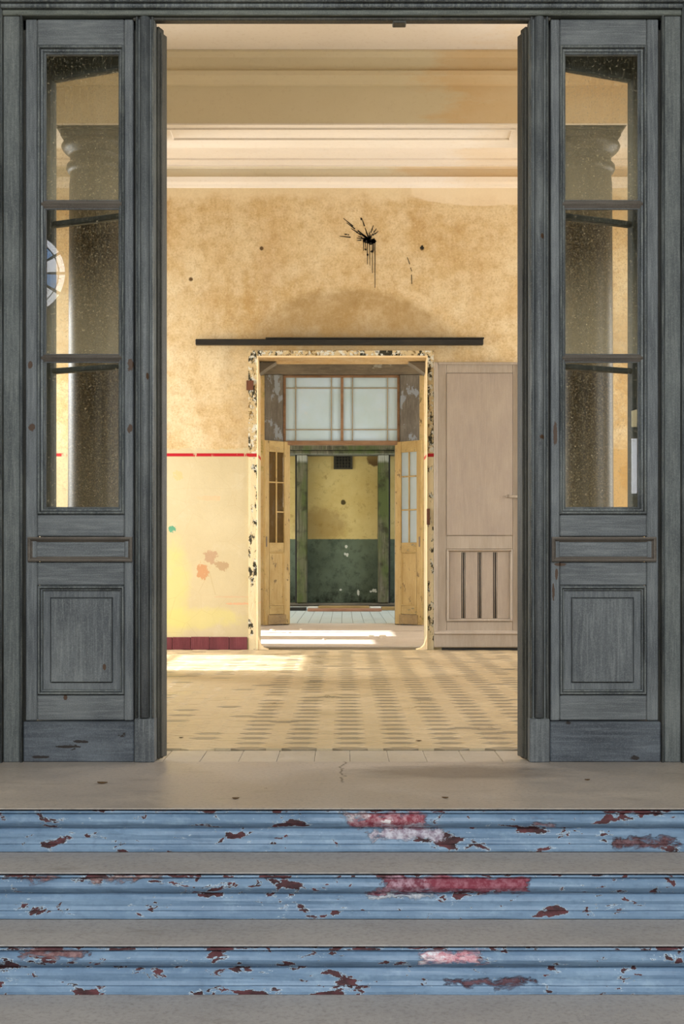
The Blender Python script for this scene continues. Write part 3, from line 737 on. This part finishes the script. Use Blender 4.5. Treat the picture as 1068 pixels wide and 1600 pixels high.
# ---------------------------------------------------------------- hall floor tiles
PITCH, ROW = .243, .085
a_, b_, h_ = .0838, .0355, .0415
def hex_pts(cx, cy): return [(cx - a_, cy), (cx - b_, cy - h_), (cx + b_, cy - h_), (cx + a_, cy), (cx + b_, cy + h_), (cx - b_, cy + h_)]
def hex_mb(mb, cx, cy, z0=-.012, z1=0.0, c=.0018):
    lo = [(x, y, z0) for x, y in hex_pts(cx, cy)]
    mid = [(x, y, z1 - c) for x, y in hex_pts(cx, cy)]
    top = [(cx + (x - cx) * (1 - c / a_ * 1.3), cy + (y - cy) * (1 - c / h_), z1) for x, y in hex_pts(cx, cy)]
    fs = [(12, 13, 14, 15, 16, 17)]
    for r in (0, 6):
        for k in range(6): fs.append((r + k, r + (k + 1) % 6, r + 6 + (k + 1) % 6, r + 6 + k))
    return mb.add(lo + mid + top, fs)
x0c = wx(546, 6.3)
protos = {}
allt = []
for col in range(-26, 27):
    for row in range(0, 84):
        for half in (0, 1):
            cx = x0c + (col + .5 * half) * PITCH; cy = .40 + (row + .5 * half) * ROW
            if not (XL + .1 < cx < XR - .1 and cy < YB - .04): continue
            dark = half == 0 and row % 2 == 0 and (cx > -.62 or (cx > -1.5 and random.random() < .25))
            if random.random() < .03: dark = not dark
            allt.append((cy, cx, dark))
seen = [q for q in allt if abs(q[1] - .0) < (q[0] + 5.6) * .1465 + .0]
seen.sort(key=lambda q: (round(q[0], 2), abs(q[1])))
single = set((q[0], q[1]) for q in seen[:286])
rest = {True: MB(), False: MB()}
for cy, cx, dark in allt:
    if (cy, cx) in single:
        if dark not in protos:
            protos[dark] = part('floor_tile', hex_mb(MB(), cx, cy), M['tile_dark' if dark else 'tile_light'], fl, loc=(cx, cy, 0))
        else:
            o = share(protos[dark], 'floor_tile', fl, (0, 0, 0)); o.location = (cx, cy, random.uniform(-.0012, .0006)); o.rotation_euler = (random.uniform(-.004, .004), random.uniform(-.004, .004), 0)
    else:
        hex_mb(rest[dark], cx, cy, z1=random.uniform(-.0012, .0006))
for k, n in ((True, 'grey_tile_field'), (False, 'cream_tile_field')):
    o = mesh_obj(n, rest[k], M['tile_dark' if k else 'tile_light'], fl); o['kind'] = 'stuff'
# row of border slabs at the threshold
bx = wx(205, 5.8)
wds = [.17, .165, .175, .17, .17, .16, .175, .17, .17, .17, .165, .17]
for wd in wds:
    part('border_tile', MB().cbox(bx + .001, bx + wd - .001, .003, .33, -.04, -.002 + random.uniform(-.001, .001), .003), M['tile_border'], fl)
    bx += wd

# ---------------------------------------------------------------- beam, columns, cornices
dB = 9.78; YBm = dB - 5.6
ZB = wz(193, dB)
TH = .54
beam = bpy.data.objects.new('trim_2', None); C.objects.link(beam); ORI['trim_2'] = (0, 0, 0)
tag(beam, 'stained plaster ceiling beam carried by the two columns', 'beam', kind='structure')
part('beam_body', MB().box(XL, XR, YBm, YBm + TH, ZB + .001, ZC), M['beam'], beam)
part('beam_soffit', MB().box(XL, XR, YBm - .002, YBm + TH + .002, ZB - .012, ZB), M['beam_under'], beam)
zc1, zl0, zl1 = wz(95, dB), wz(124, dB), wz(117, dB)
part('beam_cornice', MB().extrude_x([(YBm, ZC - .001), (YBm - .10, ZC - .001), (YBm - .10, wz(89, dB)), (YBm - .06, zc1), (YBm - .05, zl1 + .01), (YBm - .085, zl1), (YBm - .085, zl0), (YBm - .03, wz(132, dB)), (YBm - .02, wz(134, dB)), (YBm + .001, wz(135, dB))], XL, XR), M['beam'], beam)
# sunk panels on the underside
for xa, xb in ((wx(258, dB), wx(808, dB)),):
    mbp = MB()
    for (p, q, r_, t_) in ((xa, xb, YBm + .07, YBm + .09), (xa, xb, YBm + .31, YBm + .335), (xa, xa + .025, YBm + .0905, YBm + .3095), (xb - .025, xb, YBm + .0905, YBm + .3095)):
        mbp.box(p, q, r_, t_, ZB - .026, ZB - .011)
    part('soffit_panel_moulding', mbp, M['beam_under'], beam)
    # rear face mouldings
part('rear_cornice', MB().extrude_x([(YBm + TH, ZC - .001), (YBm + TH + .1, ZC - .001), (YBm + TH + .05, ZC - .16), (YBm + TH + .08, ZC - .18), (YBm + TH, ZC - .24)], XL, XR), M['beam'], beam)

cor = bpy.data.objects.new('trim_3', None); C.objects.link(cor); ORI['trim_3'] = (0, 0, 0)
tag(cor, 'moulded plaster cornice along the top of the ochre wall', 'cornice', kind='structure')
d3 = 12.6
cz = lambda py: wz(py, d3)
part('upper_cove', MB().extrude_x([(YB - .30, ZC - .0005), (YB - .30, ZC - .02), (YB - .12, cz(264)), (YB - .12, cz(266))], XL, XR), M['ceil'], cor)
part('frieze', MB().extrude_x([(YB - .12, cz(265.5)), (YB - .06, cz(267)), (YB - .06, cz(279)), (YB - .07, cz(280))], XL, XR), M['cornice'], cor)
part('lower_lip', MB().extrude_x([(YB - .06, cz(279.5)), (YB - .10, cz(281)), (YB - .09, cz(288)), (YB - .04, cz(290)), (YB - .03, cz(293)), (YB + .001, cz(294))], XL, XR), M['ceil'], cor)

def column(px_edge, s, label):
    dc = YBm + TH / 2 + 5.6
    R = .222
    cx = wx(px_edge, dc) - s * R; cy = YBm + TH / 2
    r = thing('round_column', label, 'column', (cx, cy, 0), kind='thing')
    zcap = ZB - .012
    zz = lambda py: wz(py, dc)
    zf = lambda py: wz(py, dB)
    part('shaft', MB().lathe(cx, cy, [(R * 1.04, .32), (R * 1.03, .6), (R * 1.0, 1.6), (R * .985, 2.6), (R * .955, zz(292)), (R * .93, zz(283)), (R * .925, zz(272))]), M['column'], r)
    part('neck_ring', MB().lathe(cx, cy, [(R * .92, zz(274)), (R * 1.0, zz(272)), (R * 1.06, zz(267)), (R * 1.04, zz(261)), (R * .95, zz(257)), (R * .92, zz(255))]), M['column'], r)
    part('necking', MB().lathe(cx, cy, [(R * .92, zz(256)), (R * .92, zz(246)), (R * .95, zz(244))]), M['column'], r)
    part('echinus', MB().lathe(cx, cy, [(R * .93, zz(246)), (R * 1.0, zz(244.5)), (R * 1.02, zz(243)), (R * 1.12, zz(240)), (R * 1.2, zz(236)), (R * 1.24, zz(232)), (R * 1.2, zz(228)), (R * .9, zf(210))]), M['column'], r)
    ab = R * 1.06
    part('abacus', MB().cbox(cx - ab, cx + ab, cy - ab, cy + ab, zf(210), zf(200.3), .004).cbox(cx - ab - .02, cx + ab + .02, cy - ab - .02, cy + ab + .02, zf(200.4), zf(196), .006).cbox(cx - ab - .036, cx + ab + .036, cy - ab - .036, cy + ab + .036, zf(196.1), zcap, .003), M['column'], r)
    part('base_ring', MB().lathe(cx, cy, [(R * 1.04, .33), (R * 1.14, .30), (R * 1.2, .25), (R * 1.14, .19), (R * 1.25, .17), (R * 1.3, .14), (R * 1.25, .10), (.0, .10)]), M['column'], r)
    part('plinth', MB().cbox(cx - R * 1.4, cx + R * 1.4, cy - R * 1.4, cy + R * 1.4, 0, .11, .006), M['column'], r)
column(107, -1, 'dark polished round column behind the side door with rose reflection')
column(957, 1, 'dark polished round column behind the side door near the taupe door')

# ---------------------------------------------------------------- doorway in the back wall: arris, surround, skirting
s3 = 12.6 / F
part('surround', MB().box(wx(388, d3), DL - .004, YB - .012, YB + .001, 0.0, wz(548, d3)).box(DL - .004, DR + .004, YB - .012, YB + .001, DT + .006, wz(548, d3)).box(DR + .004, wx(677, d3), YB - .012, YB + .001, 0, wz(548, d3)), M['peel'], back, 'peeling bare surround around the doorway')
part('arris', MB().cbox(DL - .004, DL + .006, YB - .022, YB + .03, 0, DT + .006, .004).cbox(DL + .006, DR - .006, YB - .022, YB + .03, DT - .006, DT + .006, .004).cbox(DR - .006, DR + .004, YB - .022, YB + .03, 0, DT + .006, .004), M['arris'], back, 'smooth cream edge around the doorway')
for s, xx in ((1, DL), (-1, DR)):
    pts = [(xx, 0), (xx + s * .11, 0.0), (xx + s * .06, .015), (xx + s * .03, .045), (xx + s * .012, .10), (xx, .14)]
    part('flared_foot', MB().poly(pts, YB - .015, YB + .12), M['arris'], back)
    q = [(xx, DT - .008), (xx + s * .17, DT - .008), (xx + s * .10, DT - .05), (xx, DT - .125)]
    part('corner_block', MB().poly(q, YB + .3, YB2), M['grey_timber_h'], back)
part('hinge_plate', MB().cbox(wx(385, d3), wx(396, d3), YB - .03, YB - .011, wz(610, d3), wz(595, d3), .003), M['rust'], back, 'rusty hinge plate')
part('hinge_plate', MB().cbox(wx(666, d3), wx(671, d3), YB - .03, YB - .011, wz(820, d3), wz(795, d3), .003), M['rust'], back, 'rusty hinge plate')
bsk = bpy.data.objects.new('baseboard_back', None); C.objects.link(bsk); ORI['baseboard_back'] = (0, 0, 0)
tag(bsk, 'maroon tiled skirting at the foot of the cream dado', 'skirting', kind='structure')
x = DL - .10; k = 0
while x > XL + .2:
    wd = .19 + random.uniform(-.01, .01)
    part('skirting_tile', MB().cbox(x - wd + .0015, x - .0015, YB - .022 + random.uniform(-.002, .002), YB, 0.0, .128 + random.uniform(-.003, .003), .004), M['maroon'], bsk); x -= wd
x = wx(816, d3) + .15
while x < XR - .2:
    part('skirting_tile', MB().cbox(x + .0015, x + .1885, YB - .022, YB, 0.0, .128, .004), M['maroon'], bsk); x += .19

# ink splash on the plaster
ink = MB()
ix, iz = wx(578, d3), wz(377, d3)
def blot(cx, cz, r, n=14, j=.35, sq=1.0):
    pts = [(cx + r * (1 + random.uniform(-j, j)) * math.cos(2 * math.pi * k / n), cz + sq * r * (1 + random.uniform(-j, j)) * math.sin(2 * math.pi * k / n)) for k in range(n)]
    ink.poly(pts, YB - .003, YB + .001)
def streak(xa, za, xb, zb, w0, w1):
    dx, dz = xb - xa, zb - za; l = math.hypot(dx, dz) or 1; nx, nz = -dz / l, dx / l
    ink.poly([(xa + nx * w0, za + nz * w0), (xb + nx * w1, zb + nz * w1), (xb - nx * w1, zb - nz * w1), (xa - nx * w0, za - nz * w0)], YB - .003, YB + .001)
blot(ix + .012, iz, .043, 16, .3, .75); blot(ix - .03, iz + .004, .033, 14, .4, .8); blot(ix + .035, iz + .002, .025); blot(ix - .062, iz + .012, .016)
pxs = lambda a, b: (wx(a, d3), wz(b, d3))
for (xa, ya, xb, yb, w0, w1) in ((585.5, 378, 585.5, 450, .004, .0022), (581, 378, 581.5, 427, .003, .002), (577, 378, 577.5, 415, .004, .0018), (573.5, 378, 573.7, 413, .004, .002), (567.5, 375, 567.5, 392, .004, .002),
                                 (583, 378, 583, 392, .005, .004), (570, 376, 571, 388, .004, .002)):
    streak(*pxs(xa, ya), *pxs(xb, yb), w0, w1)
for (xa, ya) in ((541, 348), (536, 341), (548, 357), (530, 369), (556, 363), (565, 341), (571, 360), (574, 366), (583, 352), (586, 364), (591, 361), (588, 357), (557, 376), (563, 372), (581, 357), (577, 362), (568, 367), (559, 369)):
    t_ = random.uniform(.25, .6)
    mxp, myp = 576 + (xa - 576) * t_, 374 + (ya - 374) * t_
    streak(*pxs(xa, ya), *pxs(xa + (576 - xa) * .38, ya + (374 - ya) * .38), .002, .006)
    streak(*pxs(576, 374), *pxs(mxp, myp), .008, .003)
blot(*pxs(581, 393), .013); blot(*pxs(574, 398), .011); blot(*pxs(571, 390), .010, 10, .5)
blot(*pxs(540, 366), .012, 10, .5, .5); blot(*pxs(544, 367), .01, 10, .5, .5); blot(*pxs(564, 342), .008, 8, .4, 1.8)
blot(*pxs(659, 387), .018, 12, .5)
streak(*pxs(636, 402), *pxs(640, 413), .002, .003); streak(*pxs(641, 418), *pxs(643, 424), .003, .002); streak(*pxs(642.5, 429), *pxs(643, 444), .003, .003)
o = part('ink_splash', ink, M['ink'], back, 'splash of black ink with long drips'); o['kind'] = 'stuff'

# black rail over the doorway
rail = thing('wall_rail', 'long black wooden rail fixed over the doorway', 'rail', (wx(530, d3), YB, wz(540, d3)))
part('board', MB().cbox(wx(306, d3), wx(754, d3), YB - .05, YB, wz(540, d3), wz(531, d3), .005), M['black_wood'], rail)
part('top_fillet', MB().cbox(wx(415, d3), wx(755, d3), YB - .055, YB, wz(530.6, d3), wz(528.6, d3), .002), M['black_wood'], rail)

# taupe door folded against the wall
dt = 12.5; YT = dt - 5.6
tx = lambda px: wx(px, dt); tz = lambda py: wz(py, dt)
td = thing('wooden_door', 'tall taupe painted door folded flat beside the doorway', 'door', (tx(745), YT + .04, tz(1010)), kind='thing')
T = M['taupe']
def from3(x): return 650 + x / 3.2
def from3y(y): return 540 + y / 3.2
zb_, zt_ = tz(1012), tz(566)
part('stile', MB().cbox(tx(678), tx(697), YT, YT + .045, zb_, zt_), T, td)
part('stile', MB().cbox(tx(800.5), tx(812), YT, YT + .045, zb_, zt_), T, td)
part('edge_bead', MB().cbox(tx(677.5), tx(683), YT - .022, YT, tz(988), zt_, .006), T, td)
part('edge_bead', MB().cbox(tx(809.5), tx(813), YT - .022, YT, tz(988), zt_, .006), T, td)
part('top_bead', MB().cbox(tx(683.3), tx(809.3), YT - .018, YT, tz(570), zt_, .006), T, td)
part('top_rail', MB().cbox(tx(697.2), tx(800.3), YT, YT + .045, tz(583), zt_), T, td)
part('upper_panel', MB().cbox(tx(697.4), tx(800.2), YT - .008, YT + .03, tz(836.5), tz(583.4), .003), M['taupe_panel'], td)
part('middle_rail', MB().cbox(tx(697.2), tx(800.3), YT, YT + .045, tz(858), tz(837)), T, td)
part('panel_moulding', MB().ring(tx(697.4), tx(800.2), tz(971), tz(858.4), [(0, .03 + YT), (0, YT - .006), (.010, YT - .012), (.016, YT - .004), (.025, YT + .012), (.03, YT + .012)]), T, td)
for xa, xb in ((702, 720.5), (727, 746), (752.5, 770), (776.5, 795.6)):
    part('lower_plank', MB().cbox(tx(xa), tx(xb), YT + .008, YT + .03, tz(967), tz(862), .004), M['taupe_panel'], td)
for xa in (721.5, 724.8, 747, 750.3, 771, 774.3):
    part('reed', MB().extrude_z(halfround(tx(xa + .3), tx(xa + 1.7), YT + .022, .012, 6), tz(967), tz(862), True), T, td)
part('bottom_rail', MB().cbox(tx(697.2), tx(800.3), YT, YT + .045, tz(1012), tz(971.4)), T, td)
part('backing', MB().box(tx(697.5), tx(800), YT + .031, YT + .044, tz(971), tz(858.5)), M['black_wood'], td)
part('ledge', MB().extrude_x([(YT, tz(985)), (YT - .02, tz(987)), (YT - .03, tz(990)), (YT - .018, tz(991.5)), (YT - .014, tz(1010.5)), (YT, tz(1012))], tx(678), tx(813)), T, td)
lt = part('latch', MB().cbox(tx(790), tx(815), YT - .02, YT - .009, tz(778), tz(774), .003), T, td)
part('pin', MB().cbox(tx(792), tx(795), YT - .03, YT - .018, tz(777.5), tz(773), .003), M['iron'], lt)
part('threshold_gap_strip', MB().cbox(tx(690), tx(814), YT + .01, YT + .04, .0, tz(1012.5), .002), M['black_wood'], td)

# ---------------------------------------------------------------- second room: timber frame, transom, ochre doors
fr2 = bpy.data.objects.new('trim_4', None); C.objects.link(fr2); ORI['trim_4'] = (0, 0, 0)
tag(fr2, 'weathered grey timber frame around the transom window', 'door frame', kind='structure')
X2 = lambda px, dd=17.4: wx(px, dd)
Z2 = lambda py, dd=17.4: wz(py, dd)
YFc = Y2 - .10
part('lintel', MB().cbox(X2(398), X2(664), YFc - .02, Y2 + .05, Z2(585), Z2(545), .01), M['grey_timber_h'], fr2)
for a, b in ((413, 441.5), (624.5, 655)):
    part('post', MB().cbox(X2(a), X2(b), YFc, Y2 + .05, 0, Z2(585.2), .008), M['grey_timber'], fr2)
part('door_jamb', MB().cbox(X2(441.7), X2(451), YFc + .06, Y2 + .06, 0, Z2(696), .004), M['grey_timber'], fr2)
part('door_jamb', MB().cbox(X2(617), X2(624.3), YFc + .06, Y2 + .06, 0, Z2(696), .004), M['grey_timber'], fr2)
win = bpy.data.objects.new('window_1', None); C.objects.link(win); ORI['window_1'] = (0, 0, 0)
tag(win, 'transom window of frosted panes in an orange wood frame', 'window', kind='structure')
W = M['orange_wood']; yw = YFc + .05
part('sash', MB().cbox(X2(441.7), X2(446), yw, yw + .06, Z2(688), Z2(589), .004).cbox(X2(620.5), X2(624.3), yw, yw + .06, Z2(688), Z2(589), .004).cbox(X2(441.7), X2(624.3), yw, yw + .06, Z2(589), Z2(585.3), .004), W, win)
part('sill', MB().cbox(X2(441.7), X2(624.3), yw - .03, yw + .08, Z2(695), Z2(688.3), .006), W, win)
part('mullion', MB().cbox(X2(532), X2(536.2), yw - .004, yw + .06, Z2(688.2), Z2(589.2), .004), W, win)
gx = [(446.2, 460.6, 462, 516.6, 518, 531.8), (536.4, 549.6, 551, 604.6, 606, 620.3)]
gy = [(589.2, 604.8), (606.2, 670), (671.4, 688)]
for g in gx:
    for a in (g[1], g[3]):
        part('muntin', MB().cbox(X2(a), X2(a + 1.6), yw + .008, yw + .05, Z2(688.2), Z2(589.2), .002), M['pale_bar'], win)
    for b in (604.6, 669.8):
        part('muntin', MB().cbox(X2(g[0]), X2(g[5]), yw + .01, yw + .048, Z2(b + 1.6), Z2(b), .002), M['pale_bar'], win)
    for i in (0, 2, 4):
        for a, b in gy:
            part('pane', MB().box(X2(g[i] - .3), X2(g[i + 1] + .3), yw + .024, yw + .030, Z2(b + .3), Z2(a - .3)), M['frost'], win)

def ochre_leaf(s, label):
    if s < 0: hx, hy, ex, ey = wx(453, 17.45), 17.45 - 5.6, wx(414, 17.15), 17.15 - 5.6
    else: hx, hy, ex, ey = wx(616.5, 17.45), 17.45 - 5.6, wx(657, 17.15), 17.15 - 5.6
    L = math.hypot(ex - hx, ey - hy); ux, uy = (ex - hx) / L, (ey - hy) / L
    vx, vy = (-uy, ux) if s < 0 else (uy, -ux)
    if vy < 0: vx, vy = -vx, -vy
    r = thing('ochre_door', label, 'door', (hx, hy, 0), kind='thing')
    def tr(mb): mb.v = [(hx + u * ux + v * vx, hy + u * uy + v * vy, z) for u, v, z in mb.v]; return mb
    Hh = 2.54
    z_ = lambda y: .01 + (1130 - y) / 1075 * (Hh - .01)
    inner, outer = .235 * L, .165 * L
    Yw, Yh = M['yellow'], M['yellow_h']
    part('stile', tr(MB().cbox(0, inner, 0, .04, z_(1130), z_(55))), Yw, r)
    part('stile', tr(MB().cbox(L - outer, L, 0, .04, z_(1130), z_(55))), Yw, r)
    u0, u1 = inner + .002, L - outer - .002
    part('top_rail', tr(MB().cbox(u0, u1, .002, .038, z_(120), z_(55))), Yh, r)
    part('middle_rail', tr(MB().cbox(u0, u1, .002, .038, z_(706), z_(650))), Yh, r)
    part('panel', tr(MB().cbox(u0, u1, .014, .03, z_(1018), z_(706), .002)), Yw, r)
    part('panel_moulding', tr(MB().ring(u0, u1, z_(1018), z_(706), [(0, .014), (0, .0), (.012, .004), (.018, .014)])), Yw, r)
    part('bottom_rail', tr(MB().cbox(u0, u1, .002, .038, z_(1070), z_(1019))), Yh, r)
    part('bottom_board', tr(MB().cbox(u0 - .03, u1 + .03, -.012, .0, z_(1128), z_(1072), .003)), M['raw_board'], r)
    um = (u0 + u1) / 2
    part('glazing_bar', tr(MB().cbox(um - .010, um + .010, .004, .034, z_(650), z_(120), .003)), Yw, r)
    hs = (262, 458) if s > 0 else (297, 470)
    part('glazing_bar', tr(MB().cbox(u0, u1, .006, .032, z_(hs[0] + 4), z_(hs[0] - 4), .003)), Yw, r)
    if s > 0: part('glazing_bar', tr(MB().cbox(u0, u1, .006, .032, z_(hs[1] + 4), z_(hs[1] - 4), .003)), Yw, r)
    else: part('glazing_bar', tr(MB().cbox(u0, um, .006, .032, z_(hs[1] + 4), z_(hs[1] - 4), .003)), Yw, r)
    ys = [120, hs[0], hs[1], 650]
    for i in range(3):
        for a, b in ((u0, um), (um, u1)):
            part('pane', tr(MB().box(a, b, .018, .022, z_(ys[i + 1]), z_(ys[i]))), M['frost'] if s > 0 else M['glass_leaf'], r)
    part('bolt', tr(MB().cbox(L - .03, L - .012, -.01, -.001, 1.08, 1.22, .002)), M['iron'], r)
    return r
ochre_leaf(-1, 'ochre half-glazed door with dark brownish panes')
ochre_leaf(1, 'ochre half-glazed door with pale frosted panes and peeling lower panel')

# debris on the dusty floor
chips = [(426, 986, .05, 'flat pale plaster flake by the dark crack near the dark-paned ochre door'), (451, 989, .035, 'thin pale flake lying just past the dark floor crack'),
         (506, 1000, .03, 'small plaster crumb at mid doorway in front of the pale tiles'), (580, 995, .04, 'pale plaster crumb on dusty floor, smaller of the close pair'),
         (598, 996, .06, 'largest pale plaster lump on the dusty floor'), (470, 984, .03, 'tiny plaster crumb behind the dark floor crack')]
for (px, py, r_, lb) in chips:
    d = F * CAMZ / (py - HY); cx = wx(px, d); cy = d - 5.6
    mb = MB(); n = 7
    ring1 = [(cx + r_ * random.uniform(.7, 1.2) * math.cos(2 * math.pi * k / n), cy + r_ * .7 * random.uniform(.7, 1.2) * math.sin(2 * math.pi * k / n), -.002) for k in range(n)]
    ring2 = [(cx + (x - cx) * .7, cy + (y - cy) * .7, r_ * random.uniform(.3, .55)) for x, y, z in ring1]
    mb.add(ring1 + ring2, [tuple(range(n))[::-1], tuple(range(n, 2 * n))] + [(k, (k + 1) % n, n + (k + 1) % n, n + k) for k in range(n)])
    tag(fix(mesh_obj('plaster_chip', mb, M['chip'], loc=(cx, cy, -.002))), lb, 'debris', 'plaster crumbs on the dusty floor')
ck = MB(); pts = []
for k in range(25):
    px = 408 + k * 252 / 24; d = F * CAMZ / (989 - 2.2 * k / 24 * 1.5 + .8 * mnoise.noise(Vector((k * .7, 3, 0))) - HY); pts.append((wx(px, d), d - 5.6))
for k in range(24):
    (xa, ya), (xb, yb) = pts[k], pts[k + 1]; h0 = .03 + .03 * abs(mnoise.noise(Vector((k * .5, 0, 0)))); 
    ck.add([(xa, ya, .001), (xb, yb, .001), (xb, yb + h0, .001), (xa, ya + h0, .001)], [(0, 1, 2, 3)])
part('floor_crack', ck, M['ink'], f2, 'dark crack across the dusty screed')

# ---------------------------------------------------------------- passage beyond: tiles, planks, casing, vent
pr = None; n3 = 0
TX, TY = .16, .32
for r_ in range(22):
    for c_ in range(-7, 8):
        cx = wx(549, 21) - .08 + c_ * TX; cy = Y22 + .03 + TY / 2 + r_ * TY
        if cy > YF - .3 or n3 >= 298: continue
        if pr is None: pr = part('floor_tile', MB().cbox(cx - TX / 2 + .003, cx + TX / 2 - .003, cy - TY / 2 + .004, cy + TY / 2 - .004, -.02, 0, .002), M['tile_pale'], f3, loc=(cx, cy, 0))
        else: o = share(pr, 'floor_tile', f3, (0, 0, 0)); o.location = (cx, cy, random.uniform(-.001, .001))
        n3 += 1
tf = MB()
for r_ in range(22):
    for c_ in list(range(-26, -7)) + list(range(8, 27)):
        cx = wx(549, 21) - .08 + c_ * TX; cy = Y22 + .03 + TY / 2 + r_ * TY
        if cy < YF - .1: tf.box(cx - TX / 2 + .003, cx + TX / 2 - .003, cy - TY / 2 + .004, cy + TY / 2 - .004, -.02, 0)
o = mesh_obj('tile_field', tf, M['tile_pale'], f3); o['kind'] = 'stuff'

def plank(name, pxa, pxb, py_top, py_bot, d, m, lb, cat, dep=.3):
    x0, x1 = wx(pxa, d), wx(pxb, d); zt = max(.03, wz(py_top, d)); y = d - 5.6
    return tag(fix(mesh_obj(name, MB().cbox(x0, x1, y, y + dep, 0, zt, .008), m, loc=((x0 + x1) / 2, y + dep / 2, 0))), lb, cat)
dpl = F * CAMZ / (955.5 - HY)
plank('loose_plank', 480, 596, 951.5, 955.5, dpl, M['red_board'], 'reddish loose plank lying on the pale tiles', 'plank', .35)
plank('loose_plank', 497, 577, 947.5, 952, dpl + .45, M['tan_board'], 'short tan plank lying behind the reddish one', 'plank', .4)
plank('stone_slab', 480, 496.5, 948.5, 952, dpl + .45, M['white_slab'], 'whitish slab end beside the mossy post over a dark gap', 'slab', .4)
plank('stone_slab', 578, 595, 948.5, 952, dpl + .45, M['white_slab'], 'whitish slab end between the tan planks', 'slab', .4)
plank('loose_plank', 596, 640, 949, 952.5, dpl + .45, M['tan_board'], 'tan plank partly behind the frosted ochre door', 'plank', .4)
plank('loose_plank', 440, 478, 949.5, 953.5, dpl + .35, M['black_wood'], 'dark plank partly behind the dark-paned ochre door', 'plank', .3)
sill = MB().cbox(-1.6, 1.6, YF - .42, YF, 0, .045, .01)
cas = bpy.data.objects.new('trim_5', None); C.objects.link(cas); ORI['trim_5'] = (0, 0, 0)
tag(cas, 'mossy timber casing of two posts and a header on the far wall', 'door frame', kind='structure')
dk = 24.75; XK = lambda px: wx(px, dk); ZK = lambda py: wz(py, dk)
part('sill_board', sill, M['grey_timber_h'], cas)
for a, b in ((463.5, 479.5), (590.5, 607)):
    part('post', MB().cbox(XK(a), XK(b), dk - 5.6, YF, .045, ZK(710), .02), M['mossy'], cas)
part('header', MB().cbox(XK(430), XK(640), dk - 5.6 - .05, YF, ZK(703.5), ZK(694), .015), M['mossy'], cas)
part('header', MB().cbox(XK(430), XK(640), dk - 5.6 - .02, YF, ZK(710), ZK(704), .012), M['mossy'], cas)
for a, b in ((460.5, 463.3), (607.2, 609.8)):
    part('gap_shadow_strip', MB().cbox(XK(a), XK(b), dk - 5.6 + .12, YF, .045, ZK(710.2), .004), M['black_wood'], cas)  # black strips standing in for the shaded gaps beside the posts
dv = 25.15; XV = lambda px: wx(px, dv); ZV = lambda py: wz(py, dv)
vent = thing('vent_grille', 'dark square vent grille high on the far wall', 'vent', (XV(535.5), YF, ZV(733)))
yv = dv - 5.6
part('frame', MB().ring(XV(521), XV(550.5), ZV(733), ZV(711), [(0, YF), (0, yv), (.03, yv), (.03, YF)]), M['grille'], vent)
part('backing', MB().box(XV(522), XV(549.5), yv + .035, YF, ZV(732.5), ZV(711.5)), M['ink'], vent)
for k in range(6):
    xk = XV(524 + k * 4.6); part('bar', MB().cbox(xk, xk + .018, yv + .01, yv + .03, ZV(731), ZV(713), .003), M['grille'], vent)
for k in range(3):
    zk = ZV(727 - k * 5); part('bar', MB().cbox(XV(523), XV(548.5), yv + .008, yv + .028, zk, zk + .015, .003), M['grille'], vent)

# ---------------------------------------------------------------- litter on landing and steps
lv = [(160, 1224, 0, .022, 'brown leaf scrap on the landing below the side door with rose reflection'), (368, 1248, 0, .014, 'tiny dark leaf scrap near the landing edge'),
      (695, 1247, 0, .013, 'small brown leaf scrap on the landing before the dark stain'), (917, 1219, 0, .012, 'dark speck of leaf on the landing near the taupe side'),
      (283, 1153, 1, .012, 'dark leaf scrap on the cream floor tiles by the door edge'), (654, 1158, 1, .014, 'dark leaf scrap on the floor tiles near the threshold')]
for (px, py, wh, r_, lb) in lv:
    d = F * CAMZ / (py - HY); cx = wx(px, d); cy = d - 5.6
    mb = MB(); n = 8; ang = random.uniform(-.4, .4)
    base = []
    for k in range(n):
        a = 2 * math.pi * k / n; u = r_ * math.cos(a); v = r_ * .55 * math.sin(a) * random.uniform(.7, 1.1)
        base.append((cx + u * math.cos(ang) - v * math.sin(ang), cy + (u * math.sin(ang) + v * math.cos(ang)) * 1.4, .0008 + abs(u) * .18))
    mb.add(base + [(x, y, z + .0015) for x, y, z in base], [tuple(range(n))[::-1], tuple(range(n, 2 * n))] + [(k, (k + 1) % n, n + (k + 1) % n, n + k) for k in range(n)])
    tag(fix(mesh_obj('dry_leaf', mb, M['leaf'], loc=(cx, cy, .001))), lb, 'leaf', 'leaf scraps by the entrance')
